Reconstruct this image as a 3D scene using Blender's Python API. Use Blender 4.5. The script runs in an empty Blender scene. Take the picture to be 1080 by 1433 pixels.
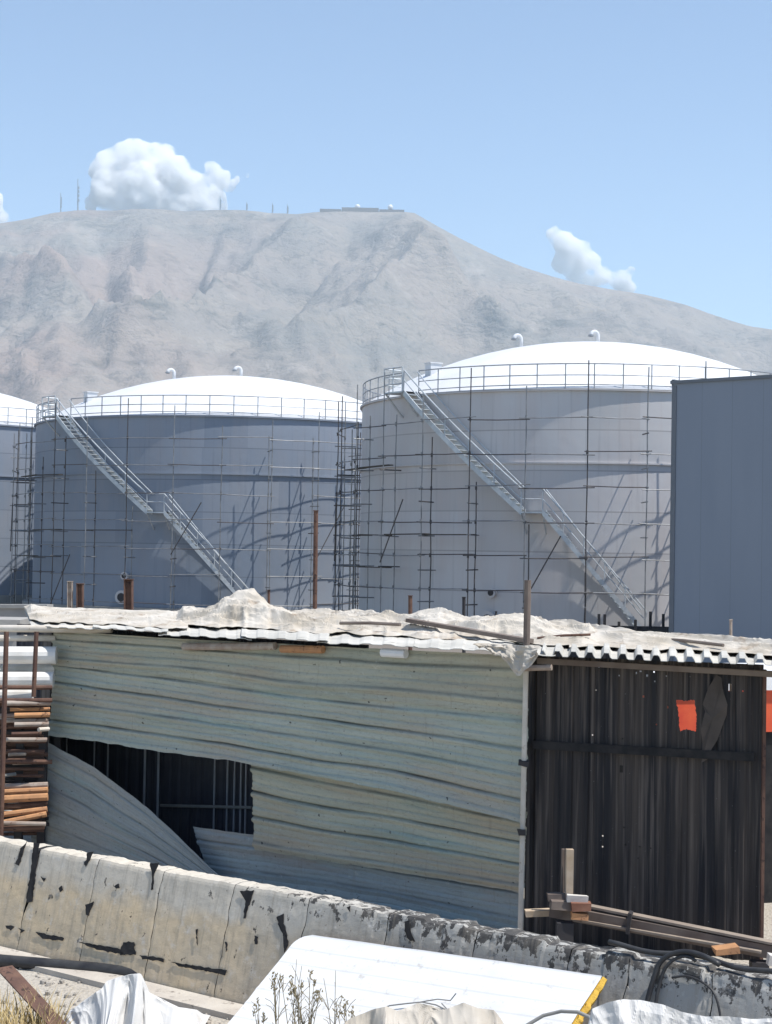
import bpy, math, random
import numpy as np
from mathutils import Vector, Matrix
R_ = math.radians
sc = bpy.context.scene
col = sc.collection
rnd = random.Random(7)

# ------------------------------------------------------------------ camera
F = 2300.0; CX, CY = 540.0, 716.5                 # focal length in photo pixels
CAM = np.array([0.0, 0.0, 4.0])
PITCH = math.atan(58.5 / F); ROLL = R_(1.0)
fwd = np.array([0, math.cos(PITCH), math.sin(PITCH)])
u0 = np.array([0, -math.sin(PITCH), math.cos(PITCH)]); r0 = np.array([1.0, 0, 0])
rgt = r0 * math.cos(ROLL) + u0 * math.sin(ROLL)
upv = u0 * math.cos(ROLL) - r0 * math.sin(ROLL)
cam = bpy.data.cameras.new('camera'); camo = bpy.data.objects.new('camera', cam); col.objects.link(camo)
camo.matrix_world = Matrix(((rgt[0], upv[0], -fwd[0], CAM[0]), (rgt[1], upv[1], -fwd[1], CAM[1]),
                            (rgt[2], upv[2], -fwd[2], CAM[2]), (0, 0, 0, 1)))
cam.sensor_fit = 'HORIZONTAL'; cam.sensor_width = 36; cam.lens = 36 * F / 1080
cam.clip_start = 0.5; cam.clip_end = 60000
sc.camera = camo

# ------------------------------------------------------------------ light
SUN_EL = 64.0; SUN_TOWARD = 23.0                  # sun to the right, a little on the camera's side
sv = Vector((math.cos(R_(SUN_TOWARD)) * math.cos(R_(SUN_EL)), -math.sin(R_(SUN_TOWARD)) * math.cos(R_(SUN_EL)), math.sin(R_(SUN_EL))))
sun = bpy.data.lights.new('sun', 'SUN'); sun.energy = 4.6; sun.angle = R_(0.5); sun.color = (1.0, 0.96, 0.9)
suno = bpy.data.objects.new('sun', sun); col.objects.link(suno)
suno.rotation_euler = sv.to_track_quat('Z', 'Y').to_euler()
w = bpy.data.worlds.new('World'); sc.world = w; w.use_nodes = True
nt = w.node_tree; nt.nodes.clear()
sky = nt.nodes.new('ShaderNodeTexSky'); sky.sky_type = 'NISHITA'; sky.sun_disc = False
sky.sun_elevation = R_(SUN_EL); sky.sun_rotation = R_(90 + SUN_TOWARD)
sky.altitude = 1300; sky.air_density = 1.0; sky.dust_density = 0.2; sky.ozone_density = 0.8
bg = nt.nodes.new('ShaderNodeBackground'); bg.inputs['Strength'].default_value = 0.14
wo = nt.nodes.new('ShaderNodeOutputWorld')
nt.links.new(sky.outputs[0], bg.inputs[0]); nt.links.new(bg.outputs[0], wo.inputs[0])
sc.view_settings.view_transform = 'Standard'; sc.view_settings.look = 'None'
sc.view_settings.exposure = 0.4; sc.view_settings.gamma = 1
cy = sc.cycles
cy.max_bounces = 8; cy.diffuse_bounces = 4; cy.volume_bounces = 16; cy.caustics_reflective = False; cy.caustics_refractive = False

# ------------------------------------------------------------------ helpers
def ray(px, py):
    return rgt * ((px - CX) / F) + upv * ((CY - py) / F) + fwd
def P(px, py, Y):                                  # photo pixel at world depth Y
    d = ray(px, py); return CAM + d * (Y / d[1])
def HZ(px, py, z):                                 # photo pixel on the level z
    d = ray(px, py); return CAM + d * ((z - CAM[2]) / d[2])
def HP(px, py, p0, n):                             # photo pixel on a plane
    d = ray(px, py); n = np.array(n, float); return CAM + d * (np.dot(np.array(p0) - CAM, n) / np.dot(d, n))

def _h(ix, iy, iz, seed):
    n = (ix.astype(np.int64) * 374761393 + iy.astype(np.int64) * 668265263 + iz.astype(np.int64) * 2147483647 + seed * 1274126177) & 0xFFFFFFFF
    n = ((n ^ (n >> 13)) * 1274126177) & 0xFFFFFFFF
    n = ((n ^ (n >> 16)) * 2246822519) & 0xFFFFFFFF
    n = n ^ (n >> 15)
    return (n & 0xFFFFFF) / float(0xFFFFFF)
def vnoise(x, y, z=0.0, seed=0):                   # smooth value noise in -1..1
    x, y, z = np.broadcast_arrays(np.asarray(x, float), np.asarray(y, float), np.asarray(z, float))
    ix, iy, iz = np.floor(x), np.floor(y), np.floor(z)
    fx, fy, fz = x - ix, y - iy, z - iz
    fx, fy, fz = [t * t * t * (t * (t * 6 - 15) + 10) for t in (fx, fy, fz)]
    r = 0
    for dx in (0, 1):
        for dy in (0, 1):
            for dz in (0, 1):
                r = r + _h(ix + dx, iy + dy, iz + dz, seed) * (fx if dx else 1 - fx) * (fy if dy else 1 - fy) * (fz if dz else 1 - fz)
    return r * 2 - 1
def fbm(x, y, z=0.0, o=4, seed=0, ridged=False):
    s = 0; a = 1; t = 0
    for k in range(o):
        v = vnoise(np.asarray(x) * 2 ** k, np.asarray(y) * 2 ** k, np.asarray(z) * 2 ** k, seed + k)
        s = s + a * ((1 - 2 * np.abs(v)) if ridged else v); t += a; a *= .5
    return s / t

class MB:
    def __init__(s): s.v = []; s.f = []; s.uv = None; s.n = 0
    def add(s, V, Fc):
        V = np.asarray(V, float).reshape(-1, 3); s.v.append(V)
        s.f += [tuple(i + s.n for i in f) for f in Fc]; s.n += len(V); return s
    def box(s, c, size, ax=None, jit=0):
        ax = np.eye(3) if ax is None else np.array(ax, float)
        V = [np.array(c) + sum(ax[k] * size[k] * .5 * sg[k] for k in range(3)) + np.array([rnd.uniform(-jit, jit) for _ in range(3)])
             for sg in [(-1, -1, -1), (1, -1, -1), (1, 1, -1), (-1, 1, -1), (-1, -1, 1), (1, -1, 1), (1, 1, 1), (-1, 1, 1)]]
        return s.add(V, [(0, 3, 2, 1), (4, 5, 6, 7), (0, 1, 5, 4), (1, 2, 6, 5), (2, 3, 7, 6), (3, 0, 4, 7)])
    def tube(s, pts, r, n=8, cap=True):
        pts = [np.array(p, float) for p in pts]; rs = r if isinstance(r, (list, tuple)) else [r] * len(pts)
        V = []; a = None
        for i, p in enumerate(pts):
            t = pts[min(i + 1, len(pts) - 1)] - pts[max(i - 1, 0)]; t = t / (np.linalg.norm(t) + 1e-9)
            if a is None: a = np.cross(t, [0, 0, 1.0] if abs(t[2]) < .9 else [1.0, 0, 0])
            a = a - t * np.dot(a, t); a /= np.linalg.norm(a) + 1e-9; b = np.cross(t, a)
            for k in range(n):
                q = 2 * math.pi * k / n; V.append(p + rs[i] * (a * math.cos(q) + b * math.sin(q)))
        Fc = []
        for i in range(len(pts) - 1):
            for k in range(n):
                k2 = (k + 1) % n; Fc.append((i * n + k, i * n + k2, (i + 1) * n + k2, (i + 1) * n + k))
        if cap: Fc += [tuple(range(n))[::-1], tuple((len(pts) - 1) * n + k for k in range(n))]
        return s.add(V, Fc)
    def lathe(s, prof, n=96, a0=0, a1=2 * math.pi, c=(0, 0, 0)):
        full = abs(a1 - a0 - 2 * math.pi) < 1e-6; m = n if full else n + 1
        V = []
        for (r, z) in prof:
            for k in range(m):
                q = a0 + (a1 - a0) * k / n; V.append((c[0] + r * math.sin(q), c[1] - r * math.cos(q), c[2] + z))
        Fc = []
        for i in range(len(prof) - 1):
            for k in range(n):
                k2 = (k + 1) % m; Fc.append((i * m + k, i * m + k2, (i + 1) * m + k2, (i + 1) * m + k))
        return s.add(V, Fc)
    def grid(s, A, mask=None):
        nu, nv = A.shape[:2]; Fc = []
        for i in range(nu - 1):
            for j in range(nv - 1):
                if mask is None or mask[i, j]:
                    Fc.append((i * nv + j, (i + 1) * nv + j, (i + 1) * nv + j + 1, i * nv + j + 1))
        return s.add(A.reshape(-1, 3), Fc)
    def build(s, name, mat, parent=None, smooth=False, uv=None, solid=0, local=False):
        V = np.concatenate(s.v) if s.v else np.zeros((0, 3))
        loc = np.zeros(3)
        p = parent
        while p is not None and not local: loc = loc + np.array(p.location); p = p.parent
        if parent is None and not local and len(V):
            loc = np.array([V[:, 0].mean(), V[:, 1].mean(), V[:, 2].min()])
        me = bpy.data.meshes.new(name); me.from_pydata((V - loc).tolist(), [], s.f); me.update()
        if uv is not None:
            U = np.asarray(uv).reshape(-1, 2); l = me.uv_layers.new(name='UVMap')
            vi = np.zeros(len(me.loops), int); me.loops.foreach_get('vertex_index', vi)
            l.data.foreach_set('uv', U[vi].ravel())
        if smooth: me.polygons.foreach_set('use_smooth', [True] * len(me.polygons))
        me.materials.append(mat)
        o = bpy.data.objects.new(name, me); col.objects.link(o)
        if parent is not None: o.parent = parent
        elif not local: o.location = loc
        if solid:
            m = o.modifiers.new('solid', 'SOLIDIFY'); m.thickness = solid; m.offset = -1
        return o

def tag(o, label=None, cat=None, group=None, kind=None):
    if label: o['label'] = label
    if cat: o['category'] = cat
    if group: o['group'] = group
    if kind: o['kind'] = kind
    return o
def thing(name, label, cat, loc, group=None, rz=0):
    o = bpy.data.objects.new(name, None); col.objects.link(o); o.location = loc; o.rotation_euler = (0, 0, rz)
    o.empty_display_size = .3
    return tag(o, label, cat, group)
def copy_tree(o, parent=None):
    c = o.copy(); col.objects.link(c)
    if parent is not None: c.parent = parent
    for ch in [x for x in col.objects if x.parent == o]: copy_tree(ch, c)
    return c

# ------------------------------------------------------------------ materials
class NT:
    def __init__(s, name):
        s.m = bpy.data.materials.new(name); s.m.use_nodes = True; s.t = s.m.node_tree
        s.b = s.t.nodes['Principled BSDF']; s.out = s.t.nodes['Material Output']; s.co = None
    def n(s, t, **k):
        x = s.t.nodes.new(t)
        for a, v in k.items(): setattr(x, a, v)
        return x
    def l(s, a, b): s.t.links.new(a, b)
    def coord(s, kind='Object', scale=(1, 1, 1), rot=(0, 0, 0), loc=(0, 0, 0)):
        c = s.n('ShaderNodeTexCoord'); m = s.n('ShaderNodeMapping')
        m.inputs['Scale'].default_value = scale; m.inputs['Rotation'].default_value = rot; m.inputs['Location'].default_value = loc
        s.l(c.outputs[kind], m.inputs[0]); return m.outputs[0]
    def noise(s, co, scale, detail=4, rough=.55, dist=0):
        x = s.n('ShaderNodeTexNoise'); x.inputs['Scale'].default_value = scale; x.inputs['Detail'].default_value = detail
        x.inputs['Roughness'].default_value = rough; x.inputs['Distortion'].default_value = dist
        s.l(co, x.inputs['Vector']); return x.outputs['Fac']
    def ramp(s, fac, stops, const=False):
        x = s.n('ShaderNodeValToRGB'); e = x.color_ramp.elements
        if const: x.color_ramp.interpolation = 'CONSTANT'
        while len(e) < len(stops): e.new(.5)
        for i, (p, c) in enumerate(stops):
            e[i].position = p; e[i].color = (c, c, c, 1) if isinstance(c, (int, float)) else (*c, 1)
        s.l(fac, x.inputs[0]); return x.outputs[0]
    def mix(s, fac, a, b, mode='MIX'):
        x = s.n('ShaderNodeMix', data_type='RGBA', blend_type=mode)
        for i, v in ((0, fac), (6, a), (7, b)):
            if isinstance(v, (int, float)): x.inputs[i].default_value = v if i == 0 else (v, v, v, 1)
            elif isinstance(v, tuple): x.inputs[i].default_value = (*v, 1)
            else: s.l(v, x.inputs[i])
        return x.outputs[2]
    def math(s, op, a, b=0.0, clamp=False):
        x = s.n('ShaderNodeMath', operation=op, use_clamp=clamp)
        for i, v in ((0, a), (1, b)):
            if isinstance(v, (int, float)): x.inputs[i].default_value = v
            else: s.l(v, x.inputs[i])
        return x.outputs[0]
    def sep(s, co):
        x = s.n('ShaderNodeSeparateXYZ'); s.l(co, x.inputs[0]); return x.outputs
    def done(s, colr, rough=.7, metal=0.0, bump=None, bstr=.3, bdist=.02, spec=.3):
        if isinstance(colr, tuple): s.b.inputs['Base Color'].default_value = (*colr, 1)
        else: s.l(colr, s.b.inputs['Base Color'])
        if isinstance(rough, (int, float)): s.b.inputs['Roughness'].default_value = rough
        else: s.l(rough, s.b.inputs['Roughness'])
        s.b.inputs['Metallic'].default_value = metal; s.b.inputs['Specular IOR Level'].default_value = spec
        if bump is not None:
            x = s.n('ShaderNodeBump'); x.inputs['Strength'].default_value = bstr; x.inputs['Distance'].default_value = bdist
            s.l(bump, x.inputs['Height']); s.l(x.outputs[0], s.b.inputs['Normal'])
        return s.m

def m_mottled(name, c1, c2, scale=3, rough=.7, metal=0, bump=.15, bd=.01, c3=None, t3=.62, s3=9, detail=5, spec=.3):
    k = NT(name); co = k.coord('Object'); f = k.noise(co, scale, detail)
    c = k.mix(k.ramp(f, [(.35, 0), (.65, 1)]), c1, c2)
    if c3 is not None:
        g = k.noise(co, s3, 6, .65); c = k.mix(k.ramp(g, [(t3, 0), (t3 + .06, 1)]), c, c3)
    return k.done(c, rough, metal, k.noise(co, scale * 6, 5), bump, bd, spec)
M = {}
# tank paint: grey primer with course-by-course tone, faint runs; the middle tank is a bluer, darker coat
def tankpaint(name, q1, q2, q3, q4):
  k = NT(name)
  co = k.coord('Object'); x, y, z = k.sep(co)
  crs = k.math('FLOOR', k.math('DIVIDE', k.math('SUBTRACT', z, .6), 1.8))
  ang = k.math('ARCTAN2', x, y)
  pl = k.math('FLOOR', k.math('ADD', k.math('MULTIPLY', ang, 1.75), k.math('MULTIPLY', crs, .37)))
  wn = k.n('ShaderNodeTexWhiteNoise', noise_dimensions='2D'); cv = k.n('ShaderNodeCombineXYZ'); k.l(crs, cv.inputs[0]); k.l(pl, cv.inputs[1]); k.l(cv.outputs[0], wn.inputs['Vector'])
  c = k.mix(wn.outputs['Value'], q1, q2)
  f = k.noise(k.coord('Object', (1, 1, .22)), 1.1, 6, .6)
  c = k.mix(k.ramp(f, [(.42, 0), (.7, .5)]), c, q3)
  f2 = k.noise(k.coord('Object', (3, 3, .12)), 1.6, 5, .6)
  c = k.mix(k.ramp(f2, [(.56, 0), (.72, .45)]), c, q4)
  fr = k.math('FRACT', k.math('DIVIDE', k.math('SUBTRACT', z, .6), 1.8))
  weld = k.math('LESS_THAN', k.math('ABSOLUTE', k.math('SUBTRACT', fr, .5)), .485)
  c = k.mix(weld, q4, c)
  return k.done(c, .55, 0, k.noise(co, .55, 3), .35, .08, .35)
M['tank'] = tankpaint('tank_paint', (.48, .475, .475), (.57, .56, .56), (.53, .47, .45), (.38, .365, .365))
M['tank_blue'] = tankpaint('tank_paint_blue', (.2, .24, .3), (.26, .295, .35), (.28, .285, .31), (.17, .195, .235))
k = NT('dome_paint'); co = k.coord('Object'); x, y, z = k.sep(co)
ang = k.math('ARCTAN2', x, y); fr = k.math('FRACT', k.math('MULTIPLY', ang, 36 / (2 * math.pi)))
ln = k.math('GREATER_THAN', k.math('ABSOLUTE', k.math('SUBTRACT', fr, .5)), .485)
c = k.mix(k.ramp(k.noise(co, .5, 5), [(.4, 0), (.7, 1)]), (.66, .67, .68), (.6, .61, .63))
c = k.mix(k.math('MULTIPLY', ln, .25), c, (.5, .5, .52))
M['dome'] = k.done(c, .5, 0, k.noise(co, .4, 2), .2, .05)
M['white_steel'] = m_mottled('white_steel', (.68, .69, .7), (.55, .57, .6), 2, .5, 0, .1)
M['rail'] = m_mottled('rail_steel', (.22, .24, .27), (.34, .36, .38), 3, .5, .3, .1)
M['stair'] = m_mottled('stair_steel', (.55, .58, .6), (.42, .46, .49), 3, .45, .3, .1)
M['tube_dark'] = m_mottled('scaffold_tube_dark', (.07, .07, .08), (.12, .105, .095), 2, .6, .4, .2)
M['tube_grey'] = m_mottled('scaffold_tube_grey', (.3, .31, .32), (.2, .2, .2), 2, .5, .5, .2)
M['plank'] = m_mottled('scaffold_plank', (.09, .075, .06), (.06, .055, .05), 3, .85)
M['rust'] = m_mottled('rusty_steel', (.09, .05, .04), (.15, .085, .06), 5, .85, 0, .4, .01, (.05, .03, .025), .58, 11)
M['rust_orange'] = m_mottled('rusty_rod', (.5, .26, .12), (.36, .19, .1), 7, .8, 0, .3, .01, (.14, .07, .04), .6, 14)
M['rust_pale'] = m_mottled('dusty_rusty_pipe', (.4, .35, .3), (.27, .2, .16), 6, .8, 0, .3, .01, (.16, .09, .06), .62, 13)
M['pipe_white'] = m_mottled('dusty_white_pipe', (.72, .71, .68), (.6, .58, .54), 4, .6, 0, .2, .01, (.25, .22, .2), .66, 22)
M['pipe_cream'] = m_mottled('cream_pipe', (.62, .57, .5), (.5, .45, .38), 4, .7, 0, .2, .01, (.28, .2, .14), .64, 15)
M['concrete'] = m_mottled('concrete', (.36, .345, .32), (.3, .29, .275), 2, .9, 0, .3, .02, (.2, .19, .18), .66, 6)
M['kerb'] = m_mottled('dusty_kerb', (.5, .46, .4), (.42, .38, .33), 3, .95, 0, .5, .02, (.24, .21, .18), .6, 8)
M['dark'] = m_mottled('dark_steel', (.03, .03, .035), (.05, .045, .045), 4, .7)
M['hose'] = m_mottled('black_hose', (.025, .025, .028), (.05, .05, .05), 6, .45)
M['tar'] = m_mottled('tar', (.012, .012, .014), (.03, .028, .028), 9, .8)
M['cable'] = m_mottled('grey_cable', (.2, .2, .19), (.28, .27, .25), 5, .6)
M['wood'] = m_mottled('weathered_timber', (.13, .1, .085), (.2, .165, .14), 3, .85)
M['wood_pale'] = m_mottled('pale_timber', (.5, .4, .3), (.4, .3, .2), 6, .85)
M['wood_mid'] = m_mottled('lit_edge_timber', (.3, .25, .2), (.22, .18, .15), 5, .85)
M['wood_red'] = m_mottled('red_brown_timber', (.16, .07, .045), (.24, .12, .08), 6, .85)
M['white_block'] = m_mottled('pale_block', (.6, .57, .53), (.5, .47, .43), 6, .9)
M['red'] = m_mottled('red_paint', (.6, .07, .035), (.72, .13, .05), 3, .5)
M['white_paint'] = m_mottled('white_paint', (.78, .78, .78), (.7, .7, .7), 3, .5)
M['brick'] = m_mottled('site_block', (.3, .29, .28), (.24, .235, .23), 1.5, .9)

# warehouse cladding
k = NT('blue_grey_cladding'); co = k.coord('UV'); u, v, _ = k.sep(co)
fr = k.math('FRACT', k.math('DIVIDE', u, 1.05)); sm = k.math('LESS_THAN', fr, .018)
rib = k.math('SINE', k.math('MULTIPLY', u, 2 * math.pi / .0525))
c = k.mix(k.ramp(k.noise(k.coord('UV', (1, .15, 1)), .8, 4), [(.35, 0), (.7, 1)]), (.2, .235, .29), (.18, .215, .27))
c = k.mix(k.math('MULTIPLY', sm, .35), c, (.1, .12, .15))
M['cladding'] = k.done(c, .5, 0, rib, .12, .006, .4)
M['cladding_trim'] = m_mottled('cladding_trim', (.12, .14, .165), (.14, .155, .18), 1, .5)

# green corrugated sheets (UV in metres: u along the ribs, v across)
def green(name, a, b, c_brown, blue, seed):
    k = NT(name); st = k.coord('UV', (.35, 1.15, 1), loc=(seed, seed * 2.1, 0)); iso = k.coord('UV', (1, .34, 1), loc=(seed * 3, seed, 0)); _, vv, _ = k.sep(k.coord('UV'))
    c = k.mix(k.ramp(k.noise(st, 1.3, 6, .6), [(.38, 0), (.62, 1)]), a, b)
    c = k.mix(k.ramp(k.noise(k.coord('UV', (.5, .6, 1), loc=(seed, 5, 0)), .9, 5, .6), [(.46, 0), (.66, .85)]), c, c_brown)
    c = k.mix(k.ramp(k.noise(k.coord('UV', (.45, .8, 1), loc=(3, seed, 0)), 1.1, 5, .6), [(.55, 0), (.7, .7)]), c, blue)
    c = k.mix(k.ramp(k.noise(k.coord('UV', (.6, 3, 1), loc=(seed, 0, 0)), 2.5, 6, .7), [(.56, 0), (.72, .55)]), c, (.13, .14, .13))
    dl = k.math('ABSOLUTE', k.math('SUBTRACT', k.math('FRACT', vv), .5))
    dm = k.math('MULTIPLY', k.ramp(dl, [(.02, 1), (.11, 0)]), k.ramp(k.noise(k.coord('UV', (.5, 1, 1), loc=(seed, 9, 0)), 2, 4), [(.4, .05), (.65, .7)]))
    c = k.mix(dm, c, (.085, .085, .075))  # dark rib lines: groove shade put into the colour, along with groove dirt
    c = k.mix(k.ramp(k.noise(iso, 13, 3, .5), [(.70, 0), (.73, .9)]), c, (.05, .045, .04))
    c = k.mix(k.ramp(k.noise(iso, 7, 6, .75), [(.6, 0), (.72, .55)]), c, (.6, .6, .55))
    c = k.mix(k.ramp(k.noise(k.coord('UV', (2.5, 1.2, 1), loc=(seed, 2, 0)), 6, 8, .8), [(.52, 0), (.66, .5)]), c, (.17, .165, .145))
    c = k.mix(k.ramp(k.noise(k.coord('UV', (6, .12, 1), loc=(seed, 6, 0)), 3, 5, .7), [(.58, 0), (.7, .3)]), c, (.2, .18, .14))
    return k.done(c, .7, 0, k.noise(iso, 6, 9, .75), .6, .014, .25)
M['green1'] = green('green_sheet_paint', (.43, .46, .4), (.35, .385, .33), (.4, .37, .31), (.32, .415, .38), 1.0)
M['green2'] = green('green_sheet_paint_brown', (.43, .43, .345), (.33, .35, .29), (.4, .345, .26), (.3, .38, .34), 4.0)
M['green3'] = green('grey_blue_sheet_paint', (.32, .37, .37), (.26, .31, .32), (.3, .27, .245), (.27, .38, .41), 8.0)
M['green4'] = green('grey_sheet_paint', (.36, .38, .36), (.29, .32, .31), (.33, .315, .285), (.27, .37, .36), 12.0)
# dark bitumen-stained sheets (UV: u across ribs, v up)
k = NT('black_sheet'); st = k.coord('UV', (4, .12, 1)); iso = k.coord('UV')
c = k.mix(k.ramp(k.noise(st, 2.0, 6, .6), [(.4, 0), (.68, 1)]), (.012, .012, .016), (.062, .05, .043))
c = k.mix(k.ramp(k.noise(k.coord('UV', (9, .2, 1)), 2.4, 4, .6), [(.5, 0), (.68, .85)]), c, (.135, .112, .097))
c = k.mix(k.ramp(k.noise(iso, 30, 3, .6), [(.71, 0), (.74, .7)]), c, (.25, .25, .25))
M['black_sheet'] = k.done(c, .6, 0, k.noise(iso, 9, 4), .3, .01, .3)
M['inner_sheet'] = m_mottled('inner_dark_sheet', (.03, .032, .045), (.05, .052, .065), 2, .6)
M['sliver'] = m_mottled('slit_light_strip', (.5, .52, .56), (.38, .4, .44), 4, .5)  # pale colour standing in for light through slits at the back
M['torn'] = m_mottled('grey_brown_cloth', (.095, .08, .072), (.065, .056, .05), 4, .9)
# roof metal
k = NT('roof_sheet'); co = k.coord('Object')
c = k.mix(k.ramp(k.noise(co, 1.4, 6, .6), [(.4, 0), (.65, 1)]), (.42, .405, .365), (.55, .53, .48))
c = k.mix(k.ramp(k.noise(co, 6, 5, .7), [(.6, 0), (.7, .8)]), c, (.2, .17, .14))
M['roof'] = k.done(c, .75, 0, k.noise(co, 8, 4), .3, .01)
def cloth(name, a, b, stain, ts=.6):
    k = NT(name); co = k.coord('Object')
    c = k.mix(k.ramp(k.noise(co, 1.7, 5), [(.35, 0), (.65, 1)]), a, b)
    c = k.mix(k.ramp(k.noise(co, 3.1, 6, .65), [(ts, 0), (ts + .14, .8)]), c, stain)
    return k.done(c, .8, 0, k.noise(co, 14, 4, .6), .18, .006, .15)
M['tarp'] = cloth('cream_tarpaulin', (.4, .355, .29), (.56, .52, .46), (.26, .19, .13), .57)
M['tarp_white'] = cloth('white_tarpaulin', (.62, .61, .59), (.54, .53, .51), (.4, .36, .3), .64)
# retaining wall blocks (UV: u along wall from the left frame edge, v height)
k = NT('painted_concrete'); co = k.coord('UV'); u, v, _ = k.sep(co)
n1 = k.noise(k.coord('UV', (1, 1, 1)), 2.2, 6, .6); n2 = k.noise(k.coord('UV', (2.2, .5, 1)), 2.0, 6, .65)
c = k.mix(k.ramp(n1, [(.38, 0), (.62, 1)]), (.62, .49, .325), (.52, .43, .31))
hi = k.math('ADD', v, k.math('MULTIPLY', k.math('SUBTRACT', k.noise(k.coord('UV', (.7, 1, 1)), 3, 5), .5), .5))
c = k.mix(k.ramp(hi, [(.62, 0), (.8, .75)]), c, (.53, .5, .44))
rt = k.math('MULTIPLY', k.math('SUBTRACT', u, 2.9), .4, True)
c = k.mix(k.math('MULTIPLY', rt, .75), c, (.29, .295, .29))
c = k.mix(k.ramp(n2, [(.58, 0), (.75, .6)]), c, (.58, .55, .5))
tarn = k.noise(k.coord('UV', (1.5, 1, 1)), 5.5, 6, .7)
thr = k.math('ADD', k.math('MULTIPLY', rt, .2), k.math('MULTIPLY', k.ramp(v, [(.62, 0), (.95, 1)]), k.math('MULTIPLY', rt, .18)))
tm = k.math('GREATER_THAN', k.math('ADD', tarn, k.math('MULTIPLY', k.math('MULTIPLY', rt, k.ramp(v, [(.7, 0), (1.0, 1)])), .19)), .645)
c = k.mix(k.math('MULTIPLY', tm, .9), c, (.04, .038, .038))
c = k.mix(k.ramp(k.noise(k.coord('UV', (5, .5, 1), loc=(2, 0, 0)), 3, 6, .7), [(.5, 0), (.72, .6)]), c, (.25, .22, .18))
c = k.mix(k.ramp(k.noise(k.coord('UV', (1, 1, 1), loc=(9, 4, 0)), 6, 8, .75), [(.55, 0), (.68, .55)]), c, (.62, .6, .56))
edge_ = k.ramp(k.math('ADD', v, k.math('MULTIPLY', k.noise(k.coord('UV'), 9, 5, .7), .12)), [(1.035, 0), (1.07, .6)])
c = k.mix(k.math('MULTIPLY', edge_, k.math('SUBTRACT', 1.0, rt)), c, (.6, .58, .53))  # paler top edge: its lit look put into the colour
pit = k.ramp(k.noise(k.coord('UV', (1, 1, 1), loc=(7, 3, 0)), 13, 4, .6), [(.68, 0), (.70, .9)])
c = k.mix(pit, c, (.06, .05, .05))
M['wall_block'] = k.done(c, .85, 0, k.math('ADD', n1, k.noise(co, 18, 7, .75)), .55, .008, .2)
# ground
k = NT('dusty_gravel'); co = k.coord('Object')
c = k.mix(k.ramp(k.noise(co, .35, 6, .6), [(.35, 0), (.65, 1)]), (.4, .36, .3), (.46, .425, .37))
c = k.mix(k.ramp(k.noise(co, 14, 6, .75), [(.5, 0), (.72, .75)]), c, (.2, .17, .14))
vo = k.n('ShaderNodeTexVoronoi'); vo.inputs['Scale'].default_value = 30; k.l(co, vo.inputs['Vector'])
c = k.mix(k.ramp(vo.outputs['Distance'], [(.1, .5), (.3, 0)]), c, (.55, .52, .47))
gx, gy, gz = k.sep(co); c = k.mix(k.ramp(k.math('DIVIDE', gy, 100), [(.3, 0), (.6, 1)]), c, k.mix(k.noise(co, .2, 5), (.15, .135, .12), (.24, .215, .19)))
M['ground'] = k.done(c, .95, 0, k.math('ADD', k.noise(co, 20, 6, .7), vo.outputs['Distance']), .8, .02, .1)
# mountain
k = NT('bare_mountain'); co = k.coord('Object')
c = k.mix(k.ramp(k.noise(co, .0011, 7, .6), [(.4, 0), (.6, 1)]), (.275, .235, .205), (.225, .21, .19))
c = k.mix(k.ramp(k.noise(k.coord('Object', (1, .35, 2.2), rot=(0, .12, 0)), .006, 7, .65, .4), [(.45, 0), (.7, .8)]), c, (.31, .265, .22))
c = k.mix(k.ramp(k.noise(k.coord('Object', (1, .5, 3), rot=(0, -.1, 0)), .004, 8, .72), [(.54, 0), (.68, .75)]), c, (.07, .075, .07))
c = k.mix(k.ramp(k.noise(co, .03, 4, .7), [(.58, 0), (.7, .6)]), c, (.085, .09, .08))
x, y, z = k.sep(co)
st_ = k.math('ADD', k.math('MULTIPLY', z, .022), k.math('MULTIPLY', k.noise(co, .0022, 6, .65), 14))
wv = k.math('ABSOLUTE', k.math('SUBTRACT', k.math('FRACT', st_), .5))
c = k.mix(k.math('MULTIPLY', k.ramp(wv, [(.0, 1), (.16, 0)]), k.ramp(k.noise(co, .0035, 4, .6), [(.45, 0), (.6, .65)])), c, (.1, .1, .095))
c = k.mix(k.ramp(k.noise(k.coord('Object', (1, .3, 1), rot=(0, .5, .2)), .009, 7, .7), [(.55, 0), (.72, .7)]), c, (.4, .36, .32))
pk = k.math('MULTIPLY', k.ramp(k.math('DIVIDE', x, -3000), [(0, 0), (.5, 1)]), k.ramp(k.noise(co, .0016, 5, .6), [(.45, 0), (.6, .6)]))
c = k.mix(pk, c, (.33, .22, .18))
M['mountain'] = k.done(c, .95, 0, k.math('ADD', k.noise(co, .012, 9, .7), k.math('MULTIPLY', wv, .3)), .75, 20, .05)
# sandwich panel
k = NT('white_panel_skin'); co = k.coord('UV'); u, v, _ = k.sep(co)
ln = k.math('LESS_THAN', k.math('FRACT', k.math('DIVIDE', v, .16)), .1)
c = k.mix(k.ramp(k.noise(k.coord('UV', (1, 2, 1)), 2.5, 6, .65), [(.5, 0), (.8, .6)]), (.7, .7, .69), (.54, .52, .48))
c = k.mix(k.ramp(k.noise(co, 9, 6, .7), [(.58, 0), (.7, .6)]), c, (.36, .32, .27))
c = k.mix(k.math('MULTIPLY', ln, .28), c, (.4, .4, .4))
M['panel'] = k.done(c, .45, 0, ln, .3, .006)
M['foam'] = m_mottled('yellow_foam', (.62, .4, .07), (.5, .3, .05), 14, .95, 0, .6, .02, (.25, .14, .04), .62, 20)
M['straw'] = m_mottled('dry_straw', (.55, .43, .22), (.42, .31, .14), 4, .9)
M['weed'] = m_mottled('dry_weed', (.3, .25, .16), (.2, .165, .1), 8, .9)
M['stone'] = m_mottled('stone', (.38, .35, .31), (.28, .26, .23), 5, .95)

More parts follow.
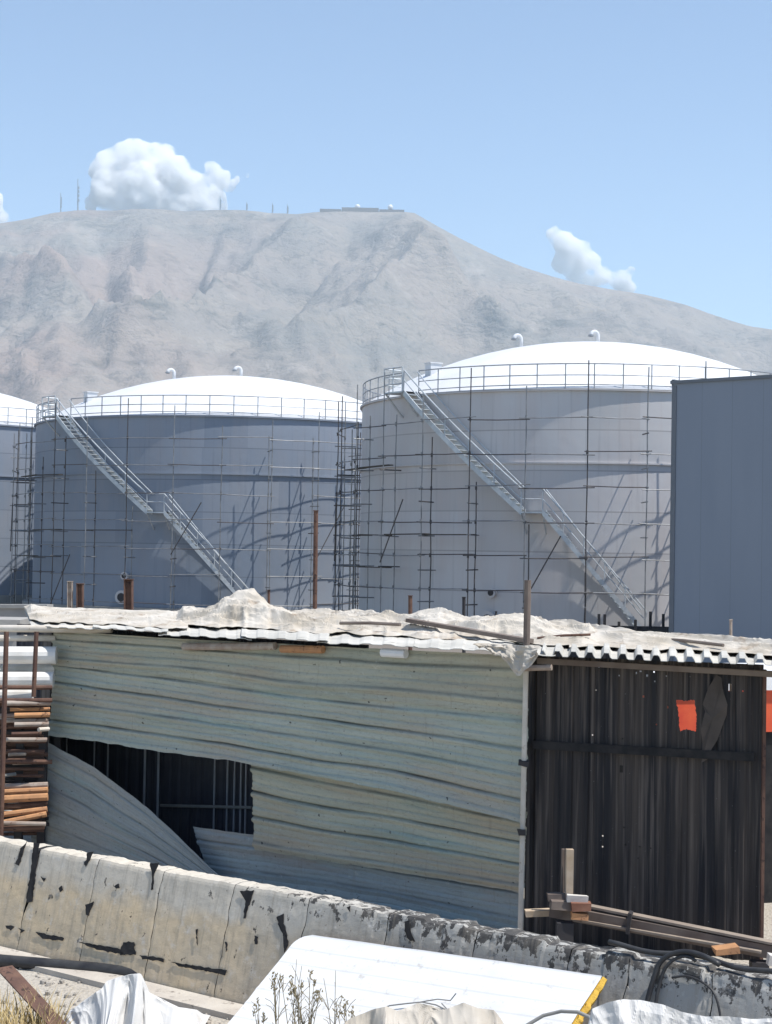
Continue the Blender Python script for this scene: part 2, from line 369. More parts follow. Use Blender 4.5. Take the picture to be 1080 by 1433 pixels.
# ------------------------------------------------------------------ ground
g = MB(); S = 7900
A = np.zeros((2, 2, 3)); A[0, 0] = (-4200, -80, 0); A[1, 0] = (4200, -80, 0); A[0, 1] = (-4200, S, 0); A[1, 1] = (4200, S, 0)
tag(g.grid(A).build('ground', M['ground'], local=True), kind='structure')

# ------------------------------------------------------------------ mountain
sil = np.array([(-900, 520), (-500, 400), (-260, 345), (-120, 322), (0, 312), (40, 305), (75, 297), (110, 293), (160, 294), (190, 291), (225, 292), (260, 295), (300, 293), (340, 293), (380, 297), (415, 299),
                (440, 296), (480, 294), (520, 295), (560, 295), (580, 297), (605, 312), (640, 331), (670, 346), (700, 360), (735, 374), (770, 385), (810, 396), (850, 403),
                (900, 411), (930, 418), (960, 426), (990, 437), (1020, 447), (1050, 456), (1080, 460), (1160, 480), (1400, 560), (1900, 660)], float)
YR = 6000.0
sp = np.array([P(a, b, YR) for a, b in sil])
xs = np.linspace(-2900, 2900, 440); ys = np.concatenate([np.linspace(2500, 6000, 190), np.linspace(6030, 7600, 40)])
XX, YY = np.meshgrid(xs, ys, indexing='ij')
# follow the ridge line along the line of sight so that spurs run toward the viewer
zr = np.interp(XX * (YR / np.clip(YY, 4600, 6500)) ** .55, sp[:, 0], sp[:, 2]) * np.where(YY < YR, 1, 1)
zr6 = np.interp(XX, sp[:, 0], sp[:, 2]); tt = np.clip((YY - 2500) / (YR - 2500), 0, 1)
bl = tt ** 6; zr = zr * (1 - bl) + zr6 * bl
prof = tt ** 1.25 * .62 + tt ** 2.6 * .38
wx = XX + 180 * fbm(XX / 900, YY / 900, 1.3, 3, 11); wy = YY + 180 * fbm(XX / 900, YY / 900, 4.3, 3, 15)
spur = fbm(wx / 620 + wy / 2600, wy / 2100, .7, 3, 21, True)
gul = fbm(wx / 210 + wy / 900, wy / 900, .2, 4, 31, True)
med = fbm(XX / 420, YY / 420, 2.2, 4, 51)
fine = fbm(XX / 90, YY / 150, .5, 3, 41, True)
env = (np.clip(tt * 2.2, 0, 1) * np.clip((1 - tt) * 3.2, 0, 1)) ** .8
ZZ = zr * prof + env * (130 * spur + 70 * gul + 50 * med + 20 * fine) + np.clip((1 - tt) * 30, .12, 1) * np.clip(tt * 4, 0, 1) * 9 * fine - 3
# the larger spurs and ravines of this mountain
def onslope(px, py):
    for Y_ in np.linspace(2700, 5990, 330):
        p_ = P(px, py, Y_); t_ = (Y_ - 2500) / (YR - 2500)
        if np.interp(p_[0] * (YR / Y_) ** .55, sp[:, 0], sp[:, 2]) * (t_ ** 1.25 * .62 + t_ ** 2.6 * .38) > p_[2]: return p_[:2]
    return P(px, py, 5990)[:2]
for hh_, w_, line in ((110, 95, [(452, 306), (425, 360), (345, 430), (262, 510), (200, 560)]), (100, 90, [(585, 312), (565, 370), (600, 438), (540, 490), (430, 540)]), (80, 80, [(600, 438), (660, 480), (700, 520)]),
                      (90, 100, [(-60, 380), (20, 430), (90, 480), (140, 540)]), (60, 80, [(205, 306), (215, 380), (185, 450)]), (60, 90, [(690, 380), (770, 430), (860, 490)]), (45, 50, [(330, 310), (310, 370), (290, 420)]),
                      (-110, 100, [(300, 345), (270, 430), (165, 520)]), (-80, 60, [(70, 385), (140, 460), (165, 515)]), (-60, 60, [(500, 330), (470, 400), (400, 470)]), (-50, 50, [(760, 470), (680, 440), (640, 400)]), (-50, 45, [(130, 330), (150, 400), (150, 470)])):
    pts_ = [onslope(*q_) for q_ in line]; D = np.full(XX.shape, 1e9)
    jx = XX + 40 * fbm(XX / 260, YY / 260, 8.1, 3, 61); jy = YY + 40 * fbm(XX / 260, YY / 260, 3.1, 3, 66)
    for (a_, b_) in zip(pts_, pts_[1:]):
        d_ = b_ - a_; t_ = np.clip(((jx - a_[0]) * d_[0] + (jy - a_[1]) * d_[1]) / (d_ @ d_), 0, 1)
        D = np.minimum(D, np.hypot(jx - a_[0] - t_ * d_[0], jy - a_[1] - t_ * d_[1]))
    ZZ = ZZ + env ** .5 * np.clip((1 - tt) * 7, 0, 1) * hh_ * 1.55 * np.exp(-D / (w_ * 1.25))
lim = (np.interp(XX * YR / YY, sp[:, 0], sp[:, 2]) - 4) * (YY / YR) * (.965 + .035 * tt ** 2) + 4 - 3
ZZ = np.where(YY < YR, np.minimum(ZZ, lim), ZZ)
back = np.clip((YY - YR) / 1600, 0, 1)
ZZ = np.where(YY > YR, zr6 - back * 900 + 10 * fine * np.clip(back * 8, 0, 1), ZZ)
ZZ = np.maximum(ZZ, -4 + 2 * np.clip(tt * 8, 0, 1))
tag(MB().grid(np.stack([XX, YY, ZZ], -1)).build('mountain', M['mountain'], local=True, smooth=True), kind='structure')

# summit masts and radomes
def ridge(px, dy=0):
    y = np.interp(px, sil[:, 0], sil[:, 1]); return P(px, y + dy, YR)
for px, top, r, lab in [(109, 251, 3.2, 'tallest lattice mast on the mountain crest left of the big cloud'), (85, 270, 2.6, 'shorter thin mast just beside the tallest mast on the mountain crest'),
                        (308, 275, 2.4, 'thin mast on the crest under the right end of the big cloud'), (345, 283, 2.2, 'small mast on the crest right of the big cloud'),
                        (381, 284, 2.2, 'small lone mast midway along the flat mountain crest'), (402, 286, 2.4, 'small mast just before the flat summit building')]:
    b = ridge(px, 4); t = P(px, top, YR)
    th = thing('radio_mast', lab, 'mast', b, 'masts along the mountain crest')
    MB().tube([b, b + (t - b) * .55, t], [r, r * .8, r * .45], 6).build('mast_pole', M['rail'], th)
    for q in (.35, .5, .62, .74): MB().box(b + (t - b) * q + np.array([r, -r, 0]), (r * 1.8, r * 1.8, r * 2.6)).build('antenna', M['rail'], th)
for px, lab in [(500, 'white radome on the summit, the one further from the summit edge'), (546, 'white radome nearest the right edge of the flat summit')]:
    b = ridge(px, 2); c = b + np.array([0, 0, 18.0])
    th = thing('radome', lab, 'radome', b, 'radomes on the mountain summit')
    MB().lathe([(.01, 10), (5, 8.7), (8.7, 5), (10, 0), (8.7, -5), (5, -8.7), (.01, -10)], 20, c=c).build('dome', M['white_paint'], th, smooth=True)
    MB().lathe([(7.5, 0), (7.5, 10), (.01, 10)], 16, c=b).build('tower', M['dark'], th)
b = ridge(490, 3); th = thing('summit_building', 'long low dark building on the flat mountain summit', 'building', b)
for x0, x1, h in [(447, 478, 11), (478, 530, 15), (530, 566, 10)]:
    p, q = ridge(x0, 3), ridge(x1, 3); m = (p + q) / 2
    MB().box(m + np.array([0, 0, h / 2 - 3]), (q[0] - p[0] + (-1 if h == 15 else -3), 30, h + 6)).build('block', M['wood'], th)

# ------------------------------------------------------------------ clouds (real volumes beyond the mountain)
k = NT('cloud'); k.t.nodes.remove(k.b)
pv = k.n('ShaderNodeVolumePrincipled'); pv.inputs['Color'].default_value = (1, 1, 1, 1); pv.inputs['Anisotropy'].default_value = .0
co = k.coord('Object'); f = k.noise(co, .011, 6, .6)
k.l(k.math('MULTIPLY', k.ramp(f, [(.38, 0), (.62, 1)]), .06), pv.inputs['Density'])
k.l(pv.outputs[0], k.out.inputs['Volume']); M['cloud'] = k.m
def ico(c, r, n=14):
    V = []; Fc = []
    for i in range(n + 1):
        a = math.pi * i / n
        for j in range(2 * n):
            b = math.pi * j / n; V.append((c[0] + r * math.sin(a) * math.cos(b), c[1] + r * math.sin(a) * math.sin(b), c[2] + r * math.cos(a)))
    for i in range(n):
        for j in range(2 * n):
            j2 = (j + 1) % (2 * n); Fc.append((i * 2 * n + j, (i + 1) * 2 * n + j, (i + 1) * 2 * n + j2, i * 2 * n + j2))
    return V, Fc
tex = bpy.data.textures.new('puffs', 'CLOUDS'); tex.noise_scale = 95; tex.noise_depth = 4
YC = 8700.0
def cloud(label, balls):
    mb = MB()
    for (px, py, r) in balls:
        mb.add(*ico(P(px, py, YC + rnd.uniform(-60, 60)), r * 1.08 * YC / F))
    o = mb.build('cloud', M['cloud'])
    m = o.modifiers.new('r', 'REMESH'); m.mode = 'VOXEL'; m.voxel_size = 14
    d = o.modifiers.new('d', 'DISPLACE'); d.texture = tex; d.strength = 75; d.mid_level = .55; d.texture_coords = 'LOCAL'
    return tag(o, label, 'cloud', 'clouds behind the mountain')
cloud('large white cumulus cloud rising behind the left mountain crest', [(185, 228, 34), (160, 240, 32), (218, 234, 32), (240, 246, 30), (150, 266, 26), (200, 268, 40), (262, 262, 26), (285, 270, 24), (128, 284, 12), (300, 236, 12), (310, 250, 13), (240, 285, 40), (180, 292, 36), (290, 290, 26), (322, 262, 9), (318, 244, 8), (334, 252, 7), (346, 246, 5)])
cloud('small white cloud behind the falling right slope of the mountain', [(774, 330, 14), (790, 342, 18), (806, 354, 18), (820, 372, 20), (790, 364, 18), (845, 388, 16), (868, 392, 13), (882, 380, 7), (812, 392, 22), (880, 402, 12)])
cloud('white cloud cut by the left edge of the photo', [(-18, 290, 24), (-30, 280, 22), (2, 306, 14), (-40, 300, 30)])

# ------------------------------------------------------------------ storage tanks
RT = 11.5; RIM = 11.4; RISE = 3.4; FZ = .6
def pol(r, deg, z): return np.array([r * math.sin(R_(deg)), -r * math.cos(R_(deg)), z])
RS = (RT ** 2 + RISE ** 2) / (2 * RISE)
def capz(r): return RIM + RISE - RS + math.sqrt(RS ** 2 - r ** 2)
def stair_flight(mb, rr, th0, z0, th1, z1):
    n = 16
    if 1:
        for q in range(n):
            a, b = q / n, (q + 1) / n
            p, s = pol(rr, th0 + (th1 - th0) * a, z0 + (z1 - z0) * a), pol(rr, th0 + (th1 - th0) * b, z0 + (z1 - z0) * b)
            V = [p + (0, 0, -.16), s + (0, 0, -.16), s + (0, 0, .12), p + (0, 0, .12)]
            o = pol(.05, th0 + (th1 - th0) * a, 0)
            mb.add(V + [x + o for x in V], [(0, 1, 2, 3), (7, 6, 5, 4), (0, 4, 5, 1), (3, 2, 6, 7), (0, 3, 7, 4), (1, 5, 6, 2)])
def make_tank(label, loc, rz):
    t = thing('storage_tank', label, 'storage tank', loc, 'steel storage tanks in a row')
    L = lambda mb, name, mat, par, **k: mb.build(name, mat, par, local=True, **k)
    L(MB().lathe([(RT + .55, -.3), (RT + .55, FZ), (RT - .1, FZ)], 96), 'foundation', M['concrete'], t)
    shell = L(MB().lathe([(RT, FZ - .1), (RT, 2.4), (RT, 4.2), (RT, 6), (RT, 7.8), (RT, 9.6), (RT, RIM)], 144), 'shell', M['tank'], t, smooth=True)
    L(MB().lathe([(RT - .02, RIM - .07), (RT + .115, RIM - .07), (RT + .115, RIM + .02), (RT - .02, RIM + .02)], 144), 'top_rim', M['tank'], t)
    L(MB().lathe([(RT - .02, 8.1), (RT + .09, 8.1), (RT + .09, 8.17), (RT - .02, 8.17)], 144), 'wind_girder', M['tank'], t)
    L(MB().lathe([(RT + .02, RIM + .021)] + [(RT * q, capz(RT * q) + .02) for q in (.97, .92, .86, .78, .7, .6, .5, .4, .3, .2, .1, .002)], 96), 'dome_roof', M['dome'], t, smooth=True)
    # rim railing
    rr = RT - .03; rm = MB()
    for zz, r in ((1.12, .03), (.62, .024), (.2, .024)):
        rm.tube([pol(rr, q, RIM + zz) for q in np.linspace(-43, 311, 120)], r, 6)
    rail = L(rm, 'railing', M['rail'], t)
    post = None
    for i in range(57):
        a = -43 + 354 * i / 56
        if post is None: post = L(MB().tube([(0, 0, 0), (0, 0, 1.13)], .028, 6), 'post', M['rail'], rail); p_ = post
        else: p_ = post.copy(); col.objects.link(p_); p_.parent = rail
        p_.location = pol(rr, a, RIM + .01)
    # roof fittings
    mh = MB().box((0, 0, .25), (.55, .6, .6)); mh.box((0, 0, .57), (.65, .7, .05))
    m_ = L(mh, 'roof_hatch', M['white_steel'], t); m_.location = pol(9.1, -55, capz(9.1) - .08); m_.rotation_euler = (0, 0, R_(-55))
    for (a, r) in ((-72, 3.6), (60, .5)):
        b = pol(r, a, capz(r) - .05); d = np.array([-.85, -.5, 0])
        pts = [b, b + (0, 0, .5)] + [b + d * (.2 - .2 * math.cos(q)) + np.array([0, 0, .5 + .2 * math.sin(q)]) for q in np.linspace(.3, math.pi * 1.02, 8)]
        v = L(MB().tube(pts, .1, 12), 'roof_vent', M['white_steel'], t, smooth=True)
        e = pts[-1]
        L(MB().lathe([(.1, .04), (.15, .04), (.15, -.04), (.1, -.04)], 14, c=e), 'vent_flange', M['rail'], v)
        L(MB().lathe([(.17, 0), (.17, .04), (.1, .05)], 14, c=b + (0, 0, .05)), 'base_flange', M['white_steel'], v)
    # winding staircase: upper flight, landing, lower flight
    TH = [(-42.5, RIM + .05, -13.2, 5.95), (-8.8, 5.95, 12, .75)]
    ld = MB().lathe([(RT + .05, 5.88), (RT + 1.0, 5.88), (RT + 1.0, 5.95), (RT + .05, 5.95), (RT + .05, 5.88)], 8, R_(-13.6), R_(-8.4))
    for q in (-13.2, -8.8): ld.tube([pol(RT + .95, q, 5.9), pol(RT + .02, q, 5.0)], .04, 6)
    stair = L(ld, 'staircase', M['stair'], t)
    for f_ in TH:
        for rr in (RT + .2, RT + .95):
            st = MB(); stair_flight(st, rr, *f_); L(st, 'stringer', M['stair'], stair)
    hr = MB()
    tread = None; nt_ = 0
    for (a0, z0, a1, z1) in TH:
        n = int(round((z0 - z1) / .235))
        for i in range(n):
            q = (i + .5) / n; a = a0 + (a1 - a0) * q
            if tread is None: tread = L(MB().box((0, 0, 0), (.26, .74, .04)), 'tread', M['stair'], stair); o = tread
            else: o = tread.copy(); col.objects.link(o); o.parent = stair
            o.location = pol(RT + .585, a, z0 + (z1 - z0) * q); o.rotation_euler = (0, 0, R_(a))
        for rr2 in (RT + .97,):
            for hh, rad in ((1.0, .036), (.55, .028)):
                hr.tube([pol(rr2, a0 + (a1 - a0) * q, z0 + (z1 - z0) * q + hh) for q in np.linspace(0, 1, 14)], rad, 6)
            for q in np.linspace(0, 1, 6):
                p = pol(rr2, a0 + (a1 - a0) * q, z0 + (z1 - z0) * q); hr.tube([p - (0, 0, .1), p + (0, 0, 1.0)], .03, 6)
        for hh in (1.0,):
            hr.tube([pol(RT + .16, a0 + (a1 - a0) * q, z0 + (z1 - z0) * q + hh) for q in np.linspace(0, 1, 14)], .03, 6)
    for rr2 in (RT + .97,):
        for hh in (1.0, .55): hr.tube([pol(rr2, q, 5.95 + hh) for q in np.linspace(-13.2, -8.8, 4)], .032, 6)
    for q in (-13.2, -8.8): hr.tube([pol(RT + .97, q, 5.9), pol(RT + .97, q, 6.95)], .032, 6)
    L(hr, 'handrail', M['stair'], stair)
    # top platform
    pf = MB().lathe([(RT - .4, RIM + .03), (RT + 1.05, RIM + .03), (RT + 1.05, RIM + .1), (RT - .4, RIM + .1), (RT - .4, RIM + .03)], 8, R_(-49), R_(-42.5))
    for q in (-48.5, -43): pf.tube([pol(RT + 1.0, q, RIM + .02), pol(RT + .02, q, RIM - 1.0)], .045, 6)
    pl_ = L(pf, 'stair_platform', M['stair'], t)
    pr = MB()
    for hh in (1.2, .8, .45): pr.tube([pol(RT + .1, -49, RIM + hh), pol(RT + 1.03, -49, RIM + hh)] + [pol(RT + 1.03, q, RIM + hh) for q in (-47, -45, -42.7)], .034, 6)
    for q in (-49, -45.8, -42.7): pr.tube([pol(RT + 1.03, q, RIM + .05), pol(RT + 1.03, q, RIM + 1.2)], .034, 6)
    L(pr, 'platform_railing', M['stair'], pl_)
    # manways low on the shell
    for a, z, r in ((-21.5, 1.15, .3), (-20.8, 2.35, .17)):
        c = pol(RT, a, z); d = pol(1, a, 0)
        mw = L(MB().tube([c - d * .05, c + d * .28], r, 18).tube([c + d * .22, c + d * .3], r * 1.3, 18), 'manway', M['tank'], t)
        L(MB().tube([c + d * .303, c + d * .32], r * .8, 16), 'cover', M['dark'], mw)
    t.rotation_euler = (0, 0, rz)
    return t
CT = [(10.2, 83.5), (-10.15, 108.0), (-35.0, 125.0)]
CS = [(1, 1), (1.104, 1.04), (1.148, 1.10)]      # the tanks are not all of one size: radius and height factors
rzs = [-math.atan2(c[0], c[1]) for c in CT]
tank = make_tank('nearest pale grey domed steel tank, right of the other two, against the blue grey building', (CT[0][0], CT[0][1], 0), rzs[0])
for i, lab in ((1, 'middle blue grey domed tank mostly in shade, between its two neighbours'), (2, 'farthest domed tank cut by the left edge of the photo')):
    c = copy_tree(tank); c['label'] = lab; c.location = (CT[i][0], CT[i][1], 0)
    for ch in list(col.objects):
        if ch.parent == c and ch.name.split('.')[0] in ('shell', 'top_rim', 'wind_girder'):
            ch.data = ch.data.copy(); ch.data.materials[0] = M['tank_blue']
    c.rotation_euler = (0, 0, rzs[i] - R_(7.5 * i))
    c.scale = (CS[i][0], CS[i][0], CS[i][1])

# ------------------------------------------------------------------ scaffolds round the tanks
def scaffold(ti, label, th0, dth, n, seed, top, pale=.25, sh=0):
    rr = random.Random(seed); ctr = np.array([CT[ti][0], CT[ti][1], 0])
    t = thing('scaffold', label, 'scaffold', ctr, 'scaffolds around the tanks')
    def W(r, a, z):
        a = R_(a) + rzs[ti]; r = r * CS[ti][0]; return ctr + np.array([r * math.sin(a), -r * math.cos(a), z * CS[ti][1]])
    RO, RI = RT + 1.2, RT + .5
    lev = [10.05 - 1.52 * k_ for k_ in range(7)]
    pick = lambda a: M['tube_grey'] if rr.random() < pale + (.25 if a > 8 else 0) else M['tube_dark']  # grey picked more often on the right, putting the sunlit side into the colour
    base = {}
    for i in range(n):
        a = th0 + dth * i
        for ring, r in ((0, RO), (1, RI)):
            tp = top + rr.uniform(-.9, .9) if ring == 0 else rr.choice([10.9, 10.6, 9.2, 10.3])
            if ring and -49 < a - sh < 13: tp = np.interp(a - sh, [-49, -42.5, -13.2, -8.8, 12], [11, 11, 5.9, 5.9, .9]) - .5
            if tp < .8: base[(i, ring)] = (a, 10.5); continue
            ja = rr.uniform(-.15, .15)
            mb = MB(); pts = []
            for z in np.linspace(.02, tp, 6): pts.append(W(r + rr.uniform(-.02, .02), a + ja + rr.uniform(-.1, .1), z))
            mb.tube(pts, .028, 7)
            for z in lev:
                if z < tp - .1 and rr.random() < .85:
                    p = W(r + .02, a + ja, z); mb.tube([p - (0, 0, .09), p + (0, 0, .09)], .056, 6)
            mb.build('standard', pick(a), t)
            base[(i, ring)] = (a + ja, tp)
    for k_, z in enumerate(lev):
        for i in range(n - 1):
            if rr.random() < .06: continue
            a, tp = base[(i, 0)]; b, tq = base[(i + 1, 0)]
            zz = z + rr.uniform(-.07, .07)
            if zz > min(tp, tq): continue
            e = rr.uniform(0, .35)
            p, q = W(RO + .05, a, zz), W(RO + .05, b, zz + rr.uniform(-.06, .06)); d = (q - p) / np.linalg.norm(q - p)
            MB().tube([p - d * e, (p + q) / 2 - (0, 0, rr.uniform(0, .03)), q + d * rr.uniform(0, .35)], .025, 7).build('ledger', pick(a), t)
    for k_, z in enumerate(lev):
        for i in range(n):
            a, tp = base[(i, 0)]; b, tq = base[(i, 1)]
            zz = z - .62 + rr.uniform(-.08, .08)
            if zz > min(tp, tq) or rr.random() < .15 or zz < .5: continue
            if -49 < a - sh < 13 and abs(zz - np.interp(a - sh, [-42.5, -13.2, -8.8, 12], [11.4, 5.95, 5.95, .75])) < 1.3: continue
            MB().tube([W(RO + .16, a, zz), W(RT + rr.uniform(.08, .4), b, zz + rr.uniform(-.03, .03))], .03, 7).build('transom', pick(a), t)
    # inner ledgers on a few bays, planks and braces
    for z, a0, a1 in ((4.9, -54, -17), (8.1, -64, -44), (6.4, 50, 72), (3.35, -62, -40)):
        i0, i1 = int((a0 - th0) / dth), int((a1 - th0) / dth)
        for i in range(max(i0, 0), min(i1, n - 1)):
            a, b = th0 + dth * i, th0 + dth * (i + 1)
            p, q = W(RI + .36, a - .6, z), W(RI + .36, b + .6, z + rr.uniform(-.05, .05)); d = q - p; ln = np.linalg.norm(d); d /= ln
            nn = np.cross(d, (0, 0, 1.)); nn /= np.linalg.norm(nn)
            MB().box((p + q) / 2, (ln, .3, .05), (d, nn, np.cross(nn, d))).build('plank', M['plank'], t)
    for i in range(1, n - 1, 3):
        a, b = th0 + dth * i, th0 + dth * (i + .6); z0 = rr.choice([.6, 2.0, 3.6])
        MB().tube([W(RO + .08, a, z0), W(RO + .08, b, z0 + 2.9)], .03, 7).build('brace', M['tube_dark'], t)
    return t
scaffold(0, 'dark tube scaffold around the nearest grey tank on the right', -.2 - 11.9 * 8, 11.9, 16, 3, 11.9, .4)
scaffold(1, 'tube scaffold around the middle tank, in front of its shaded side', -2.4 - 11.6 * 8, 11.6, 17, 5, 11.5, .7, -7.5)
scaffold(2, 'tube scaffold around the farthest tank at the left edge', 34, 12.5, 6, 9, 11.4, .5, -15)

# ------------------------------------------------------------------ blue-grey building on the right
A0 = P(941, 537, 52.0); A0 = np.array([A0[0], A0[1], 0]); HB = 9.56
d = np.array([.767, -.642, 0]); nb = np.array([-.642, -.767, 0]); WL, WD = 34.0, 24.0
wh = thing('warehouse', 'tall windowless blue grey metal clad building beside the tanks', 'building', A0)
nu = 2
def quadpart(name, mat, p, du, dv, par, off=0):
    V = np.array([[p, p + dv], [p + du, p + du + dv]]); lu, lv = np.linalg.norm(du), np.linalg.norm(dv)
    return MB().grid(V).build(name, mat, par, uv=[(0, 0), (0, lv), (lu, 0), (lu, lv)])
wb = MB(); V = []
quadpart('wall', M['cladding'], A0, d * WL, np.array([0, 0, HB]), wh)
quadpart('wall', M['cladding'], A0 - nb * WD, nb * WD, np.array([0, 0, HB]), wh)
quadpart('wall', M['cladding'], A0 + d * WL, -nb * WD, np.array([0, 0, HB]), wh)
quadpart('wall', M['cladding'], A0 + d * WL - nb * WD, -d * WL, np.array([0, 0, HB]), wh)
quadpart('roof', M['cladding_trim'], A0 + (0, 0, HB - .3), d * WL, -nb * WD, wh)
MB().box(A0 + d * WL / 2 + nb * .02 + (0, 0, HB + .03), (WL + .1, .1, .1), (d, nb, (0, 0, 1))).build('roof_trim', M['cladding_trim'], wh)
MB().box(A0 - nb * WD / 2 - d * .02 + (0, 0, HB + .03), (.1, WD - .1, .2), (d, nb, (0, 0, 1))).build('roof_trim', M['cladding_trim'], wh)
MB().box(A0 + d * .07 + nb * .012 + (0, 0, HB / 2 - .05), (.16, .03, HB - .05), (d, nb, (0, 0, 1))).build('corner_flashing', M['cladding_trim'], wh)

# ------------------------------------------------------------------ the shed
L0 = np.array([-4.28, 21.4, 0]); C0 = np.array([1.50, 17.0, 0])
wd = (C0 - L0) / np.linalg.norm(C0 - L0); wn_ = np.array([wd[1], -wd[0], 0]);           # wn_ points at the camera side
if wn_[1] > 0: wn_ = -wn_
shed = thing('shed', 'makeshift shed of green corrugated sheets with tarpaulin on its roof', 'shed', (C0[0], C0[1], 0))
def wallpt(px, py): return HP(px, py, L0, wn_)
def uz(px, py):
    p = wallpt(px, py); return np.dot(p - L0, wd), p[2]
def trap(q, pitch, duty=.5):                       # trapezoid rib profile
    f_ = np.mod(q / pitch, 1.0)
    return np.clip((np.abs(f_ - .5) - .5 + duty * .5 + .12) / .14, 0, 1)
def hsheet(name, mat, top, bot, par, off, pitch=.21, depth=.026, nu=110, nv=120, seed=0, lift=None, tilt=0, dent=.022):
    T = np.array([uz(*p) for p in top]); B = np.array([uz(*p) for p in bot])
    s = np.linspace(0, 1, nu)
    def along(Q):
        c = np.concatenate([[0], np.cumsum(np.hypot(*(Q[1:] - Q[:-1]).T))]); c /= c[-1]
        return np.stack([np.interp(s, c, Q[:, 0]), np.interp(s, c, Q[:, 1])], 1)
    T, B = along(T), along(B)
    v = np.linspace(0, 1, nv)
    UZ = T[:, None, :] * (1 - v)[None, :, None] + B[:, None, :] * v[None, :, None]
    H = np.hypot(*(T - B).T).max()
    U, Z = UZ[..., 0], UZ[..., 1]; q = v[None, :] * H + 0 * U
    wob = .006 * vnoise(U * 2, q * 3, seed, seed)
    qq = q + wob + .02 * vnoise(U * .7, q * 2, seed, seed + 2)
    gv = lambda p_, w_, ph: np.exp(-((np.mod(qq / p_ + ph, 1) - .5) * p_ / w_) ** 2)
    rw_ = np.floor(qq / pitch); amp_ = np.clip(.5 + .5 * vnoise(rw_ * 5.3, 0 * U, seed, seed + 30) + .35 * vnoise(U * 1.3, q * 2.5, seed + 4, seed), .12, 1.15)
    o = off + depth * (.5 - 1.6 * amp_ * gv(pitch, .018, 0) + .75 * gv(pitch, .03, .9) + .3 * gv(pitch, .02, .3) - .28 * gv(pitch, .012, .42) - .2 * gv(pitch, .012, .7)) + (.035 * np.clip((v[None, :] - .9) * 10, 0, 1) if seed == 2 else 0) + dent * fbm(U * 1.3, q * 2.2, seed, 3, seed) + .005 * fbm(U * 7, q * 9, seed, 2, seed + 5)
    o = o + tilt * v[None, :]
    ej = .012 * fbm(U * 6, 0 * q, seed, 3, seed + 9)
    Z = Z + ej * (v[None, :] > .97) + .5 * ej * (v[None, :] < .03)
    U = U + .008 * np.sign(trap(q, pitch) - .5) * ((s < .02) | (s > .98))[:, None]
    PT = L0 + wd * U[..., None] + wn_ * o[..., None] + np.array([0, 0, 1.]) * Z[..., None]
    uvs = np.stack([U + seed * 3.7, qq / pitch], -1)
    return MB().grid(PT).build(name, mat, par, uv=uvs, solid=.006, smooth=False)
# upper two rows, lower right, bottom strip, slumped sheet on the left
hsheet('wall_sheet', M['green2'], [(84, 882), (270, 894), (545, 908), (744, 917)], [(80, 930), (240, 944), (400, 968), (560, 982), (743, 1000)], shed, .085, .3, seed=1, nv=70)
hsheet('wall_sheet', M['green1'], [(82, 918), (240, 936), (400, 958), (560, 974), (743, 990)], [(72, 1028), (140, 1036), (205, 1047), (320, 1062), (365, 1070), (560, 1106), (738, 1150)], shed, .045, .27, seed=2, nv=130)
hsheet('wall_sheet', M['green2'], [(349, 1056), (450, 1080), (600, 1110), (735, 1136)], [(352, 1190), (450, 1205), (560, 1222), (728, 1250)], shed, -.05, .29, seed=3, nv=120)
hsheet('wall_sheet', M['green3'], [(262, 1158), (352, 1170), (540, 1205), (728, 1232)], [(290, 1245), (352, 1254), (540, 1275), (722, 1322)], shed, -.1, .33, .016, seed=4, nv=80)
# slumped sheet: its ribs run down to the right
T = [(75, 1037), (140, 1072), (215, 1128), (262, 1172), (312, 1222)]; Bq = [(60, 1190), (120, 1212), (200, 1236), (260, 1250), (318, 1262)]
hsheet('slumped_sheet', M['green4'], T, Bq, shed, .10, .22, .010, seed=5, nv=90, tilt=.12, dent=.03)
# shaded interior: back sheet with ribs, pale strips put in for slits of light, floor
def vsheet(name, mat, p0, p1, z0, z1, par, pitch=.2, depth=.025, nu=300, nv=40, seed=0, holes=(), polys=(), side=1):
    p0, p1 = np.array(p0, float), np.array(p1, float); dd = p1 - p0; ln = np.linalg.norm(dd[:2]); dd = dd / ln
    n_ = np.array([dd[1], -dd[0], 0]) * side
    u = np.linspace(0, ln, nu); v = np.linspace(0, 1, nv); U, V_ = np.meshgrid(u, v, indexing='ij')
    Uw = U + .25 * pitch * vnoise(U * 1.7, 0 * U, seed, 3)
    o = depth * (.55 + .45 * vnoise(np.floor(Uw / pitch) * 7.3, 0 * U, .5, 8)) * trap(Uw, pitch, .55) + .01 * fbm(U * 1.2, V_ * 3, seed, 3, seed)
    Z = z0 + (z1 - z0) * V_ + (V_ < .01) * .03 * fbm(U * 5, 0 * U, seed, 3, 3)
    PT = p0 + dd * U[..., None] + n_ * o[..., None]; PT[..., 2] = Z
    mask = np.ones((nu, nv), bool)
    for (ua, ub, za, zb) in holes: mask[(U >= ua) & (U <= ub) & (Z >= za) & (Z <= zb)] = False
    for pol_ in polys:
        ins = np.zeros(U.shape, bool); Uj, Zj = U + .006 * vnoise(U * 60, Z * 60, 0, 3), Z + .006 * vnoise(U * 60, Z * 60, 5, 4)
        for i in range(len(pol_)):
            (x0, y0), (x1, y1) = pol_[i], pol_[i - 1]
            ins ^= ((y0 > Zj) != (y1 > Zj)) & (Uj < (x1 - x0) * (Zj - y0) / (y1 - y0 + 1e-12) + x0)
        mask[ins] = False
    mb = MB().grid(PT, mask)
    return mb.build(name, mat, par, uv=np.stack([U + seed, Z], -1), solid=.004)
bk = -1.25
vsheet('back_sheet', M['inner_sheet'], L0 + wn_ * bk - wd * 2.2, L0 + wn_ * bk + wd * 4.2, .0, 2.9, shed, .19, .03, 380, 12, 3)
